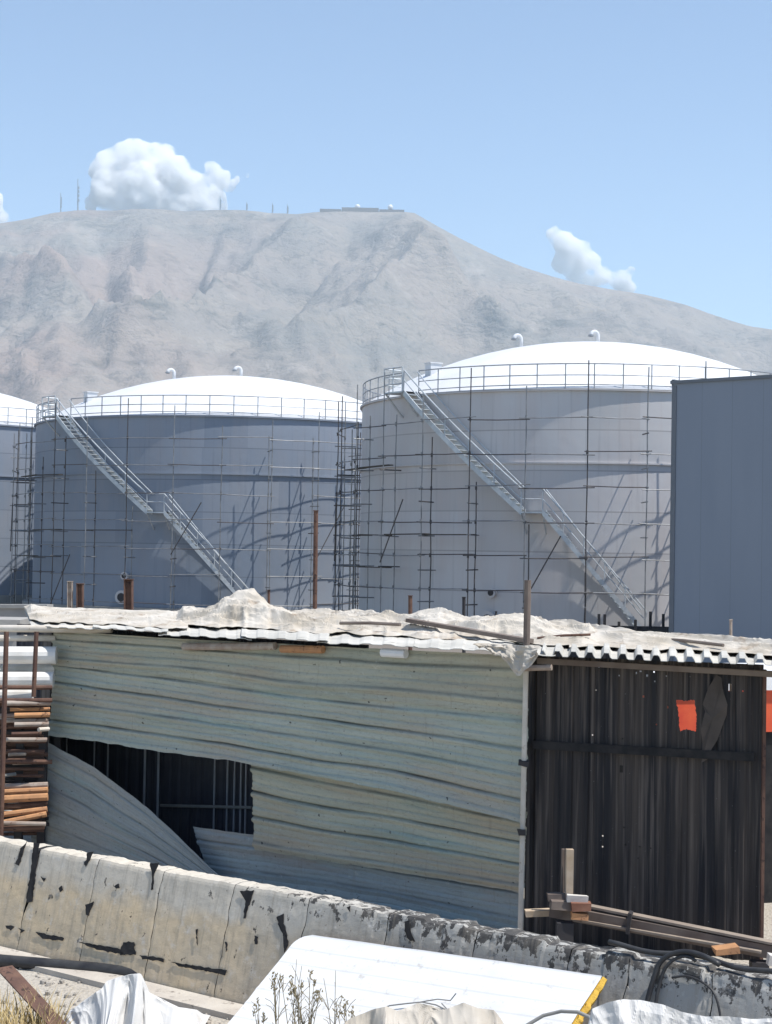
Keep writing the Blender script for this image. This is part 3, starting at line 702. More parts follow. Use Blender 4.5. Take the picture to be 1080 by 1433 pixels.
for px in (92, 131, 150, 202, 221, 300, 318, 328, 337, 344):
    p = HP(px, 1100, L0 + wn_ * (bk + .06), wn_)
    MB().box(np.array([p[0], p[1], 1.4]), (.022 if px in (202, 221) else .012, .02, 2.7), (wd, wn_, (0, 0, 1))).build('sliver', M['sliver'], shed)
p, q = HP(225, 1127, L0 + wn_ * (bk + .1), wn_), HP(352, 1130, L0 + wn_ * (bk + .1), wn_)
MB().tube([p, q], .02, 8).build('rail', M['cable'], shed)
# dark sheet face on the right with its window
D0 = P(738, 1000, 17.12); D1 = P(1068, 1000, 16.32); D0[2] = D1[2] = 0
dn = np.array([(D1 - D0)[1], -(D1 - D0)[0], 0]); dn /= np.linalg.norm(dn)
du_ = (D1 - D0) / np.linalg.norm(D1 - D0)
def dw(px, py):
    p = HP(px, py, D0, dn); return np.dot(p - D0, du_), p[2]
w0, w1 = dw(948, 980), dw(973, 1024)
holes = []
win = [dw(*q_) for q_ in ((946, 979), (958, 981), (971, 980), (974, 1002), (973, 1024), (960, 1021), (951, 1023), (949, 1000))]
rh = random.Random(4)
for (px, py) in [(834, 966), (838, 933), (866, 946), (896, 940), (890, 942), (905, 946), (915, 941), (916, 954), (932, 946), (918, 1014), (934, 990), (981, 938), (871, 1034), (829, 1029), (904, 1051), (843, 1170), (843, 1185), (875, 1182), (895, 1185), (893, 1201), (1039, 967), (873, 1158), (910, 1187), (940, 1190), (900, 975), (1004, 1082)]:
    a, b = dw(px, py); r_ = rh.choice([.007, .009, .010]); holes.append((a - r_, a + r_, b - r_, b + r_))
a, b = dw(869, 1076); holes.append((a - .018, a + .018, b - .04, b + .035)); a, b = dw(1021, 962); holes.append((a - .015, a + .015, b - .04, b + .03))
vsheet('dark_wall', M['black_sheet'], D0, D1, .04, 2.97, shed, .17, .03, 520, 400, 6, holes, [win])
MB().box((D0 + D1) / 2 + dn * .06 + (0, 0, dw(905, 1050)[1]), (2.25, .03, .085), (du_, dn, (0, 0, 1))).build('rail', M['tar'], shed)
# torn cloth on the dark face
pts = [(1003, 944), (1010, 948), (1012, 962), (1019, 985), (1017, 1000), (1010, 1018), (1004, 1035), (996, 1048), (990, 1062), (983, 1066), (984, 1040), (982, 1018), (988, 995), (984, 985), (992, 962)]
mb = MB(); V = []
for px, py in pts: a, b = dw(px, py); V.append(D0 + du_ * a + dn * (.055 + .02 * math.sin(px)) + (0, 0, b))
cen = sum(V) / len(V) + dn * .03
mb.add(V + [cen], [(i, (i + 1) % len(V), len(V)) for i in range(len(V))]).build('torn_cloth', M['torn'], shed, solid=.006)
# posts
a = P(738.5, 812, 16.85); b = P(728, 1300, 16.85)
dirp = (b - a) / np.linalg.norm(b - a); b = b + dirp * ((b[2]) / -dirp[2])
pp = MB().tube([a, b], .028, 10); cp = a + (b - a) * ((1068 - 812) / 488 * .86)
po = pp.build('post', M['pipe_cream'], shed)
for yy in (935, 1068, 1165):
    c = P(738 - (yy - 812) * .021, yy, 16.83); MB().box(c, (.085, .08, .06), jit=.012).build('clamp', M['dark'], po)
MB().tube([a + dirp * -.001, a + dirp * .72], .036, 10).build('sleeve', M['wood'], po)
p = P(1069, 1000, 16.25); MB().box((p[0], p[1], 1.45), (.03, .05, 2.95)).build('post', M['rust'], shed)
MB().box((L0[0] + .05, L0[1] + .12, 1.45), (.08, .08, 2.9)).build('post', M['dark'], shed)
# side and hidden back sheets close the shed
BL = np.array([-5.35, 25.0, 0]); BM = np.array([1.9, 20.0, 0]); BR = np.array([4.45, 16.75, 0])
vsheet('side_sheet', M['black_sheet'], L0 + (-.08, .15, 0), BL + (.1, -.1, 0), 0.02, 2.95, shed, .2, .03, 90, 6, 8)
# roof: corrugated sheets from eave to back edge
EF = np.array([[-4.55, 21.25, 2.985], [1.5, 16.72, 2.99], [4.2, 15.55, 3.0]])
EB = np.array([[-5.5, 25.1, 3.06], [1.9, 20.2, 3.12], [4.6, 16.85, 3.06]])
ks = np.array([0, .735, 1.0])
def roofpt(s, t, h=0.0):
    s = np.asarray(s, float); t = np.asarray(t, float)
    f_ = np.stack([np.interp(s, ks, EF[:, i]) for i in range(3)], -1); b_ = np.stack([np.interp(s, ks, EB[:, i]) for i in range(3)], -1)
    p = f_ * (1 - t)[..., None] + b_ * t[..., None]; p[..., 2] += h
    return p
def roofpart(name, s0, s1, mat, par, pitch=.15, depth=.045, t1=1.0, lift=0, fr=0.0, seed=0, sag=.02):
    lu = 10.2 * (s1 - s0); n_ = int(lu / pitch * 10); s = np.linspace(s0, s1, n_); t = np.linspace(fr, t1, 24)
    S_, T_ = np.meshgrid(s, t, indexing='ij')
    f_ = np.mod(S_ * 10.2 / pitch, 1); pr = np.clip((np.abs(f_ - .5) - .2) / .12, 0, 1)
    h = depth * pr + lift + sag * fbm(S_ * 9, T_ * 2, seed, 3, seed)
    return MB().grid(roofpt(S_, T_, h)).build(name, mat, par, solid=.006)
roof = roofpart('roof', .745, 1.02, M['roof'], shed, .155, .055, 1.0, .0, 0, 2, .008)
cuts = [0.0, .12, .23, .36, .47, .6, .75]
for i in range(6):
    roofpart('roof_sheet', cuts[i] - .008, cuts[i + 1] + .008, M['roof'], roof, .3, .012, 1.0, .01 * (i % 2) + .012, -.02 * rnd.random() - .01, i + 4, .03)
# eave bearers: rusty pipes under the sheet ends
def eave_bar(x0, y0, x1, y1, r, mat, name='eave_pipe'):
    s0, s1 = x0, x1
    p = HP(x0, y0, L0 + wn_ * .16, wn_); q = HP(x1, y1, L0 + wn_ * .16, wn_)
    MB().tube([p, q], r, 10).build(name, mat, shed)
eave_bar(257, 905, 385, 904, .045, M['rust_pale']); eave_bar(394, 908, 452, 909, .045, M['rust_orange']); eave_bar(535, 913, 568, 915, .05, M['white_paint'])
p = HP(752, 925, D0 + dn * .12, dn); q = HP(1110, 945, D0 + dn * .12, dn)
MB().box((p + q) / 2, (np.linalg.norm(q - p), .05, .06), ((q - p) / np.linalg.norm(q - p), dn, (0, 0, 1)), .006).build('fascia_board', M['wood'], shed)
p = P(733, 935, 16.7); q = P(772, 934, 16.6); MB().tube([p, q], .03, 8).build('eave_pipe', M['rust_pale'], shed)

# tarpaulin on the roof
def cells(x, y, seed):                             # squared distance to the nearest jittered point: hollows between sharp creases
    ix, iy = np.floor(x), np.floor(y); best = np.full(np.shape(x), 9.0)
    for dx in (-1, 0, 1):
        for dy in (-1, 0, 1):
            jx, jy = ix + dx, iy + dy; z0 = np.zeros_like(jx)
            px_, py_ = jx + _h(jx, jy, z0, seed), jy + _h(jx, jy, z0 + 1, seed)
            best = np.minimum(best, (x - px_) ** 2 + (y - py_) ** 2)
    return best
def folds(S_, T_, seed, amp):
    wx = S_ + .35 * fbm(S_ * .8, T_ * .8, seed, 2, seed + 40); wy = T_ + .35 * fbm(S_ * .8, T_ * .8, seed + 3, 2, seed + 50)
    ca, sa = .8, .6
    a = cells((wx * ca + wy * sa) * .75, (wy * ca - wx * sa) * 1.7, seed); b = cells((wx * ca - wy * sa) * 1.4, (wy * ca + wx * sa) * 3.1, seed + 5); c_ = cells(wx * 4, wy * 5.5, seed + 9)
    d_ = cells(wx * 9 + wy * 3, wy * 7, seed + 11)
    return amp * (a * 1.2 + b * .8 + c_ * .45 + d_ * .16)
def folds_old(S_, T_, seed, amp):
    wx = S_ + .5 * fbm(S_ * .8, T_ * .8, seed, 3, seed + 40); wy = T_ + .5 * fbm(S_ * .8, T_ * .8, seed + 3, 3, seed + 50)
    a = fbm(wx * .9 + wy * .5, wy * 1.7 - wx * .3, seed, 3, seed, True); b = fbm(wx * 2.3 - wy, wy * 2.9 + wx * .6, seed, 3, seed + 7, True)
    return amp * (a * .7 + b * .35 + .35)
def rooftarp(name, s0, s1, t0, t1, amp, seed, lumps=(), mat='tarp', nu=330, nv=90, lift=.05):
    s = np.linspace(s0, s1, nu); t = np.linspace(0, 1, nv); S_, T_ = np.meshgrid(s, t, indexing='ij')
    e0 = t0 + .16 * fbm(S_ * 26, 0 * S_, seed, 4, seed); T2 = e0 + (t1 - e0) * T_
    x, y = S_ * 10.2, T2 * 3.9
    h = lift + np.maximum(folds(x * .8, y * 1.8, seed, amp), -.02)
    for (ls, lt, rs, rt_, hh, pw) in lumps:
        r = np.sqrt(((S_ - ls) * 10.2 / rs) ** 2 + ((T2 - lt) * 3.9 / rt_) ** 2)
        h = h + hh * np.clip(1 - r + .22 * fbm(x * 3, y * 3, seed, 3, seed + 3), 0, 1) ** pw
    edge = np.minimum(np.minimum(T_ * 5, (1 - T_) * 10), 1) * np.minimum(np.minimum((S_ - s0), (s1 - S_)) / .012, 1)
    h = .045 + (h - .045) * np.clip(edge, 0, 1)
    return MB().grid(roofpt(S_, T2, h)).build(name, M[mat], None, solid=.004)
def roof_st(px, py):                               # roof parameters under a photo pixel
    best = None
    for s in np.linspace(0, 1, 200):
        f_ = roofpt(np.array([s]), np.array([.5]))[0]; d_ = f_ - CAM
        X = CX + F * np.dot(d_, rgt) / np.dot(d_, fwd)
        if best is None or abs(X - px) < best[0]: best = (abs(X - px), s)
    return best[1]
sl = roof_st(345, 850); 
o = rooftarp('tarpaulin', .25, .80, .30, 1.02, .105, 12, [(sl + .012, .62, .65, .8, .3, .9), (sl - .035, .6, .8, .9, .16, 1), (roof_st(610, 860), .7, .5, .8, .14, 1), (roof_st(700, 880), .55, .7, .9, .12, 1)])
tag(o, 'cream crumpled tarpaulin heaped along the back of the shed roof', 'tarpaulin')
o = rooftarp('tarpaulin', .77, 1.0, .3, 1.0, .08, 22, [(roof_st(880, 890), .6, .5, .5, .08, 1)], nu=200, nv=70, lift=.03)
tag(o, 'cream wrinkled tarpaulin over the right end of the shed roof above the dark wall', 'tarpaulin')
o = rooftarp('tarpaulin', -.005, .27, .16, 1.0, .05, 31, [(.01, .6, .5, 1.6, .06, 1)], 'tarp', nu=160, nv=60, lift=.035)
tag(o, 'thin pale sheet lying flat on the left end of the shed roof', 'tarpaulin')
# torn plastic hanging from the roof corner
s = np.linspace(0, 1, 26); v = np.linspace(0, 1, 22); S_, V_ = np.meshgrid(s, v, indexing='ij')
a, b = P(668, 908, 16.98), P(757, 912, 16.55)
drop = .05 + .24 * np.exp(-((S_ - .72) / .26) ** 2) + .05 * fbm(S_ * 6, 0 * S_, 1, 3, 5)
PT = a + (b - a) * S_[..., None] + np.array([-.5, -.8, 0]) * (.04 + .05 * fbm(S_ * 7, V_ * 2, 2, 3, 9, True) + .05 * V_)[..., None]
PT[..., 2] = PT[..., 2] + .06 - drop * V_
tag(MB().grid(PT).build('plastic_rag', M['tarp'], None, solid=.003), 'torn cream plastic hanging from the roof corner beside the tall post', 'plastic rag')
# plank on the tarpaulin
p, q = P(572, 868, 19.2), P(742, 897, 17.6); dd = (q - p) / np.linalg.norm(q - p); nn = np.cross(dd, (0, 0, 1.)); nn /= np.linalg.norm(nn)
MBp = MB().box((p + q) / 2 + (0, 0, .0), (np.linalg.norm(q - p), .1, .045), (dd, nn, np.cross(nn, dd)))
tag(MBp.build('plank', M['wood'], None), 'long grey plank lying across the tarpaulin on the roof', 'plank')
for lab, x0, y0, Y0, x1, y1, Y1, r, mt in (('thin grey pole lying on the tarpaulin left of the thin grey post', 905, 893, 17.6, 1012, 903, 16.7, .018, 'wood'), ('short rusty rod on the tarpaulin just right of the tall shed post', 752, 893, 17.9, 826, 888, 17.7, .014, 'rust'),
                             ('thin brown batten on the tarpaulin left of the long plank', 476, 872, 19.6, 560, 874, 19.0, .02, 'wood')):
    p, q = P(x0, y0, Y0), P(x1, y1, Y1); tag(MB().tube([p, (p + q) / 2 + (0, 0, .01), q], r, 7).build('roof_stick', M[mt], None), lab, 'stick', 'loose sticks on the shed roof')
# long cream pipe over the left front corner of the roof
p, q = P(-90, 880, 21.6), P(156, 881, 20.75)
tag(MB().tube([p, (p + q) / 2 + (0, 0, .008), q], .047, 12).build('long_pipe', M['pipe_cream'], None, smooth=True), 'long cream pipe reaching past the left end of the shed eave', 'pipe')

# ------------------------------------------------------------------ posts standing behind the shed
def post(name, label, x, ytop, ybot, Y, wpx, mat, shape='box', lean=0, grp='posts standing behind the shed'):
    a = P(x + lean, ytop, Y); b = P(x, ybot, Y); wdt = wpx * Y / F
    d_ = (b - a) / np.linalg.norm(b - a); b = b + d_ * (b[2] / -d_[2])
    th = thing(name, label, 'post', (b[0], b[1], 0), grp)
    if shape == 'tube': MB().tube([a, b], wdt / 2, 10).build('shaft', M[mat], th)
    else:
        mb = MB(); ax = np.eye(3)
        for off, sz in (((-.42 * wdt, 0), (.16 * wdt, wdt)), ((.42 * wdt, 0), (.16 * wdt, wdt)), ((0, 0), (.68 * wdt, .14 * wdt))):
            c = (a + b) / 2 + np.array([off[0], off[1], 0]); mb.box(c, (sz[0], sz[1], np.linalg.norm(a - b)), (np.eye(3)[0], np.eye(3)[1], -d_))
        mb.build('shaft', M[mat], th)
    MB().box(a + (0, 0, .005), (wdt * 1.15, wdt * 1.15, .012)).build('end_plate', M[mat], th)
    return th
post('steel_post', 'pale steel post behind the left end of the shed roof', 98, 814, 850, 34, 7, 'rust_pale')
post('steel_post', 'short rusty post right beside the pale post behind the roof', 112, 817, 850, 34, 9, 'rust')
post('steel_post', 'thick rusty flanged post alone behind the left half of the roof', 180, 811, 851, 34, 12, 'rust')
post('steel_post', 'tallest dark red pole rising in front of the middle tank', 440.5, 715, 850, 30, 6.5, 'rust', 'tube', 1.5)
post('steel_post', 'stubby dark post behind the roof at the base of the nearest tank', 574, 834, 866, 30, 6, 'rust', 'tube')
post('steel_post', 'dark post standing before the nearest tank, left of its manway', 649, 836, 872, 30, 5, 'dark', 'tube')
post('steel_post', 'thin short dark rod just left of the tall shed post', 694, 856, 880, 30, 3, 'dark', 'tube')
post('steel_post', 'thin grey post rising before the blue grey building', 1022.5, 868, 905, 17.5, 4, 'rust_pale', 'tube')
post('steel_post', 'thin dark stub behind the heap at the middle of the roof', 376, 826, 850, 30, 4, 'rust', 'tube')

# rebar stubs and dark formwork behind the right end of the roof
fw = thing('formwork_row', 'row of dark formwork frames at the foot of the nearest tank', 'formwork', P(840, 890, 60) * np.array([1, 1, 0]))
a, b = P(745, 905, 60), P(936, 905, 58)
for yy, tt_ in ((882, .5), (895, .35)):
    p, q = P(750, yy - 4, 60), P(936, yy, 58); dd = (q - p) / np.linalg.norm(q - p)
    MB().box((p + q) / 2, (np.linalg.norm(q - p), .2, tt_ * .5), (dd, np.cross((0, 0, 1.), dd), (0, 0, 1))).build('beam', M['dark'], fw)
p, q = P(745, 878, 60.4), P(936, 884, 58.4); dd = (q - p) / np.linalg.norm(q - p)
MB().box(np.array([(p + q)[0] / 2, (p + q)[1] / 2, (p[2] + q[2]) / 4]), (np.linalg.norm(q - p), .12, (p[2] + q[2]) / 2), (dd, np.cross((0, 0, 1.), dd), (0, 0, 1))).build('board', M['dark'], fw)
for x in (838, 846, 866, 889, 910, 928):
    a = P(x, 858 + rnd.uniform(-3, 14), 58.2); MB().box((a[0], a[1], a[2] / 2), (.09, .09, a[2])).build('stake', M['dark'], fw)

# low site wall beyond, left
p, q = P(-320, 850, 46), P(70, 851, 44); dd = (q - p) / np.linalg.norm(q - p); nn = np.cross(dd, (0, 0, 1.))
sw = thing('site_wall', 'low grey block wall behind the pipe stacks on the left', 'wall', (p[0], p[1], 0))
m = (p + q) / 2; hh = m[2]
MB().box((m[0], m[1], hh / 2), (np.linalg.norm(q - p), .25, hh), (dd, nn, (0, 0, 1))).build('wall', M['brick'], sw)
MB().box((m[0], m[1], hh + .05), (np.linalg.norm(q - p), .4, .1), (dd, nn, (0, 0, 1))).build('coping', M['concrete'], sw)
p, q = P(-60, 873, 34), P(30, 873, 34)
cb = thing('site_cabin', 'pale grey flat roofed cabin top at the left edge behind the pipes', 'cabin', (q[0], q[1], 0))
MB().box(((p[0] + q[0]) / 2, p[1] + .6, p[2] / 2 - .0), (q[0] - p[0] - .1, 1.2, p[2])).build('wall', M['brick'], cb)
MB().box(((p[0] + q[0]) / 2, p[1] + .55, p[2] + .05), (q[0] - p[0], 1.4, .12)).build('roof', M['concrete'], cb)

# ------------------------------------------------------------------ pipe rack and stacked pipes on the left
YK = 20.43
rk = thing('pipe_rack', 'rusty upright rack holding the stacked pipes left of the shed', 'rack', P(20, 1150, YK) * np.array([1, 1, 0]))
for x0, x1, yt, Y, wpx in ((9, 3, 884, 20.05, 9), (51, 47, 884, 20.15, 8)):
    a = P(x0, yt, Y); b = P(x1, 1100 if x0 < 20 else 975, Y)
    if x0 < 20: d_ = (b - a); b = a + d_ * (a[2] / -d_[2])
    MB().tube([a, b], wpx * Y / F / 2 * .8, 8).build('upright', M['rust'], rk)
for yy, Y in ((962, 20.45), (980, 20.43), (1066, 20.53)):
    a, b = P(-130, yy, Y), P(73, yy, Y + .2); MB().tube([a, b], .028, 8).build('crossbar', M['rust'], rk)
for x in (-110, 30, 62):
    a = P(x, 984, 21.13); MB().box((a[0], a[1], a[2] / 2), (.1, .1, a[2])).build('upright', M['dark'], rk)
def rod(label, x0, y0, x1, y1, dia, mat, Y, name='pipe', grp='pipes stacked left of the shed', hollow=True):
    a, b = P(x0, y0, Y), P(x1, y1, Y + .12); r = dia * Y / F / 2
    mb = MB().tube([a, (a + b) / 2, b], r, 14 if dia > 12 else 8)
    o = mb.build(name, M[mat], None, smooth=False); tag(o, label, 'pipe', grp)
    return o
pipes = [('thin cream pipe lying highest of the pipes left of the shed', -180, 893, 78, 893, 9, 'pipe_cream', 21.13),
 ('thick white pipe, topmost of the thick pipes left of the shed', -200, 917, 79, 917, 25, 'pipe_white', 20.93),
 ('thick blue grey pipe directly under the topmost thick white pipe', -190, 936, 77, 937, 17, 'pipe_white', 21.23),
 ('middle thick white pipe under the blue grey pipe', -180, 951, 75, 951, 22, 'pipe_white', 20.83),
 ('lowest thick white pipe, its end showing beside the rack upright', -170, 972, 46, 972, 20, 'pipe_white', 20.63)]
for q in pipes: rod(*q)
rods = [('pale rusty pipe just below the lowest thick white pipe', 8, 984, 71, 984, 7, 'rust_pale', 20.53), ('thin orange rod, second of the mid stack from the top', 14, 993, 70, 992, 5, 'rust_orange', 20.63),
 ('rusty rod with an orange sheen in the middle stack', 20, 1001, 70, 1000, 7, 'rust_orange', 20.48), ('short pale rod end left of the orange sheen rod', -60, 1003, 22, 1001, 6, 'rust_pale', 20.53),
 ('pale rod lying fifth from the top of the middle stack', 4, 1009, 68, 1008, 5, 'rust_pale', 20.68), ('pale rod sixth from the top of the middle stack', 20, 1014, 68, 1013, 7, 'rust_pale', 20.48),
 ('short stub of pipe at the right end of the middle stack', 54, 1021, 68, 1020, 6, 'pipe_cream', 20.43), ('thin dark rod above the lowest rod of the middle stack', 16, 1027, 58, 1026, 5, 'rust', 20.43),
 ('lowest pale rod of the middle stack', 5, 1035, 66, 1035, 6, 'rust_pale', 20.33), ('short dusty rod in the dark gap between the stacks', 12, 1056, 36, 1055, 5, 'rust_pale', 20.73),
 ('shorter dusty rod lower in the dark gap between stacks', 18, 1068, 44, 1067, 5, 'rust_pale', 20.73), ('dim rod stub lowest in the dark gap', 0, 1086, 22, 1083, 5, 'cable', 20.73)]
for q in rods: rod(*q, name='steel_rod', grp='rods stacked left of the shed')
low = [('topmost orange rod of the bottom pile', -120, 1106, 67, 1098, 8, 'rust_pale', 20.45), ('second orange rod from the top of the bottom pile', -120, 1115, 67, 1105, 8, 'rust_orange', 20.40),
 ('thickest orange rod of the bottom pile', -120, 1125, 67, 1115, 11, 'rust_orange', 20.30), ('dark thin rod under the thickest orange rod', -120, 1135, 66, 1124, 5, 'rust', 20.35),
 ('bright orange rod slanting up to the right in the bottom pile', -60, 1148, 66, 1132, 8, 'rust_orange', 20.20), ('orange rod crossing low behind the straight yellow rod', -30, 1158, 65, 1139, 8, 'rust_orange', 20.15),
 ('straight yellowish rod lying lowest across the bottom pile', -90, 1149, 64, 1153, 6, 'rust_pale', 20.05), ('dim rod at the foot of the bottom pile', -90, 1163, 62, 1157, 7, 'rust', 20.10)]
for q in low: rod(*q, name='steel_rod', grp='rods stacked left of the shed')
rb_ = random.Random(21)
for i in range(44):  # backing rods added so the gaps in the stacks look dark
    yy = 982 + i * 4.3; e_ = rb_.uniform(-3, 3)
    rod('dark rusty rod added to darken the gaps in the stacks left of the shed', rb_.uniform(-160, -60), yy + e_, 64 + rb_.uniform(-4, 5), yy + rb_.uniform(-1, 1), rb_.uniform(4, 8), rb_.choice(['rust', 'rust', 'dark', 'rust_pale' if i % 5 == 0 else 'rust']), 20.75 + rb_.uniform(0, .35), 'steel_rod', 'backing rods left of the shed')

# ------------------------------------------------------------------ red container behind the dark wall
a, b = P(941, 945, 18.9), P(1200, 945, 19.6)
dd = np.array([(b - a)[0], (b - a)[1], 0]); ln = np.linalg.norm(dd); dd /= ln; nn = np.array([-dd[1], dd[0], 0]); zt = a[2]
rc = thing('red_container', 'red steel container with a white top behind the dark wall', 'container', (a[0], a[1], 0))
cen = (a + b) / 2 + nn * 1.0
zw = P(1075, 973, 18.5)[2]; zl = P(1075, 1034, 18.5)[2]
MB().box((cen[0], cen[1], (zw + zl) / 2), (ln, 2, zw - zl), (dd, nn, (0, 0, 1))).build('body', M['red'], rc)
MB().box((cen[0], cen[1], (zw + zt) / 2), (ln + .03, 2.1, zt - zw - .004), (dd, nn, (0, 0, 1))).build('top_panel', M['white_paint'], rc)
MB().box((cen[0], cen[1], zl / 2 - .002), (ln - .1, 1.9, zl), (dd, nn, (0, 0, 1))).build('base', M['tar'], rc)

# ------------------------------------------------------------------ timber beam and offcuts at the foot of the dark wall
def barpx(name, mat, par, x0, y0, Y0, x1, y1, Y1, th, dep, jit=0):
    p, q = P(x0, y0, Y0), P(x1, y1, Y1); dd = (q - p) / np.linalg.norm(q - p); nn = np.cross((0, 0, 1.), dd); nn /= np.linalg.norm(nn)
    return MB().box((p + q) / 2, (np.linalg.norm(q - p), dep, th), (dd, nn, np.cross(dd, nn)), jit).build(name, mat, par)
bm = thing('timber_beam', 'long weathered timber beam on blocks below the dark wall', 'beam', P(900, 1300, 15.9) * np.array([1, 1, 0]))
barpx('beam', M['wood'], bm, 770, 1273, 16.25, 1130, 1341, 15.5, .125, .09)
barpx('top_strip', M['wood_mid'], bm, 826, 1268, 16.18, 1130, 1329, 15.48, .022, .11)  # paler strips put the beam's lit edges into the colour
barpx('bottom_strip', M['wood_mid'], bm, 815, 1288, 16.12, 1065, 1332, 15.55, .022, .07)
barpx('bracket', M['dark'], bm, 878, 1290, 15.97, 883, 1291, 15.96, .2, .13)
for x, y in ((790, 1290), (1062, 1345)):
    p = P(x, y, 16.0 if x < 900 else 15.6); MB().box((p[0], p[1], p[2] / 2), (.16, .14, p[2])).build('support', M['dark'], bm)
def offcut(label, x0, y0, x1, y1, Y, th, dep, mat, tilt=0, cat='timber'):
    o = barpx('timber_offcut', M[mat], None, x0, y0, Y, x1, y1, Y - tilt, th, dep, .006); return tag(o, label, cat, 'offcuts around the timber beam')
p, q = P(796, 1188, 16.1), P(797.5, 1256, 16.1); o = MB().box((p + q) / 2, (.075, .07, np.linalg.norm(p - q)), jit=.006).build('timber_offcut', M['wood_pale'], None)
tag(o, 'pale timber stud standing upright on the end of the beam', 'timber', 'offcuts around the timber beam')
p, q = P(786.5, 1188, 16.2), P(788, 1262, 16.2); o = MB().box((p + q) / 2, (.03, .05, np.linalg.norm(p - q)), jit=.004).build('timber_offcut', M['wood'], None)
tag(o, 'thin dark batten standing behind the pale upright stud', 'timber', 'offcuts around the timber beam')
offcut('grey block lying left of the upright stud, uppermost of the left pair', 766, 1255, 792, 1254, 16.15, .07, .14, 'wood')
offcut('grey block under the uppermost left block', 770, 1265, 799, 1266, 16.05, .08, .16, 'wood')
offcut('pale block lying right at the foot of the upright stud', 793, 1256, 822, 1258, 16.0, .06, .1, 'white_block')
offcut('red brown block at the right end of the offcut stack', 799, 1268, 826, 1268, 15.95, .08, .12, 'wood_red')
offcut('rusty orange piece under the red brown block', 799, 1280, 822, 1282, 15.95, .06, .1, 'rust_orange')
offcut('pale plank end reaching from the thin post towards the offcuts', 735, 1277, 769, 1276, 16.3, .05, .16, 'wood_pale')
offcut('rusty orange wedge tilted under the right part of the beam', 999, 1330, 1032, 1326, 15.4, .05, .2, 'rust_orange')
offcut('white fragment at the right photo edge under the beam', 1074, 1342, 1092, 1345, 15.2, .09, .1, 'white_block')

# ------------------------------------------------------------------ painted concrete wall
W0 = np.array([-3.97, 16.9, 0]); W1 = np.array([2.77, 11.8, 0]); cd = (W1 - W0) / np.linalg.norm(W1 - W0); cn = np.array([cd[1], -cd[0], 0])
if cn[1] > 0: cn = -cn
BAT = .25                                         # how far the foot stands out from the top edge
cw = thing('concrete_wall', 'long low painted concrete wall with cracks and tar stains', 'wall', (W0[0], W0[1], 0))
def wu(px, py=None):
    d_ = ray(px, 1250); d2 = np.array([d_[0], d_[1]]); M2 = np.array([[d2[0], -cd[0]], [d2[1], -cd[1]]]); r = np.linalg.solve(M2, W0[:2]); return r[1]
joints = [-2.0, -1.0, wu(-60), wu(51), wu(137), wu(228), wu(327), wu(432), wu(543), wu(668), wu(800), wu(882), wu(1000), wu(1120), wu(1250), wu(1400)]
core = MB(); p = W0 + cd * -2.1; q = W0 + cd * (joints[-1] + .1)
prof = [(BAT - .06, .0), (-.02, .93), (-.38, .93), (-.45, 0)]
V = [p + cn * o + (0, 0, z) for o, z in prof] + [q + cn * o + (0, 0, z) for o, z in prof]
core.add(V, [(0, 4, 5, 1), (1, 5, 6, 2), (2, 6, 7, 3), (0, 1, 2, 3), (7, 6, 5, 4)]).build('core', M['tar'], cw)
for i in range(len(joints) - 1):
    a, b = joints[i], joints[i + 1]; sd = i
    nx, nz = 36, 44; s = np.linspace(0, 1, nx); v = np.linspace(0, 1, nz + 8); S_, V_ = np.meshgrid(s, v, indexing='ij')
    fz = np.minimum(V_ * (nz + 7) / (nz - 1), 1); tp = np.clip((V_ * (nz + 7) - (nz - 1)) / 8, 0, 1)
    wide = .05 if i == 3 else 0
    el = .02 * fbm(0 * S_, fz * 6, 0, 5, sd) + .0035 + .004 * fbm(0 * S_, fz * 16, 1, 2, sd); er = .02 * fbm(0 * S_, fz * 6, 0, 5, sd + 1) - .0035
    if i == 3: el = el + .035 * np.clip((fz - .35) * 6, 0, 1)
    U = a + (b - a) * S_ + el * (1 - S_) + er * S_
    brk = np.clip((U - 3.6) * .4, 0, 1)
    Z = fz * (1.0 + .013 * fbm(U * 9, 0 * U, 3, 5, 2) - .03 * brk * (fbm(U * 4, 0 * U, 1, 4, 8) > .05))
    off = BAT * (1 - fz) + .004 * fbm(U * 2.5, Z * 3, 0, 4, 5) + .003 * fbm(U * 11, Z * 11, 0, 3, 6) - .012 * brk * np.clip((fz - .7) * 4, 0, 1) * np.clip(fbm(U * 4, Z * 5, 2, 5, 17) * 4 - .2, 0, 1) - np.clip((fz - .95) / .05, 0, 1) ** 2 * .01
    off = off - .003 * np.exp(-np.minimum(S_, 1 - S_) * (b - a) / .004)
    off = off * 1.0 - tp * .2; Z = Z + np.where(tp > 0, .008 * np.sin(tp * math.pi) + .006 * fbm(U * 9, tp * 3, 1, 3, 3), 0)
    PT = W0 + cd * U[..., None] + cn * off[..., None]; PT[..., 2] = Z
    MB().grid(PT).build('block', M['wall_block'], cw, uv=np.stack([U, Z + tp * .4], -1))
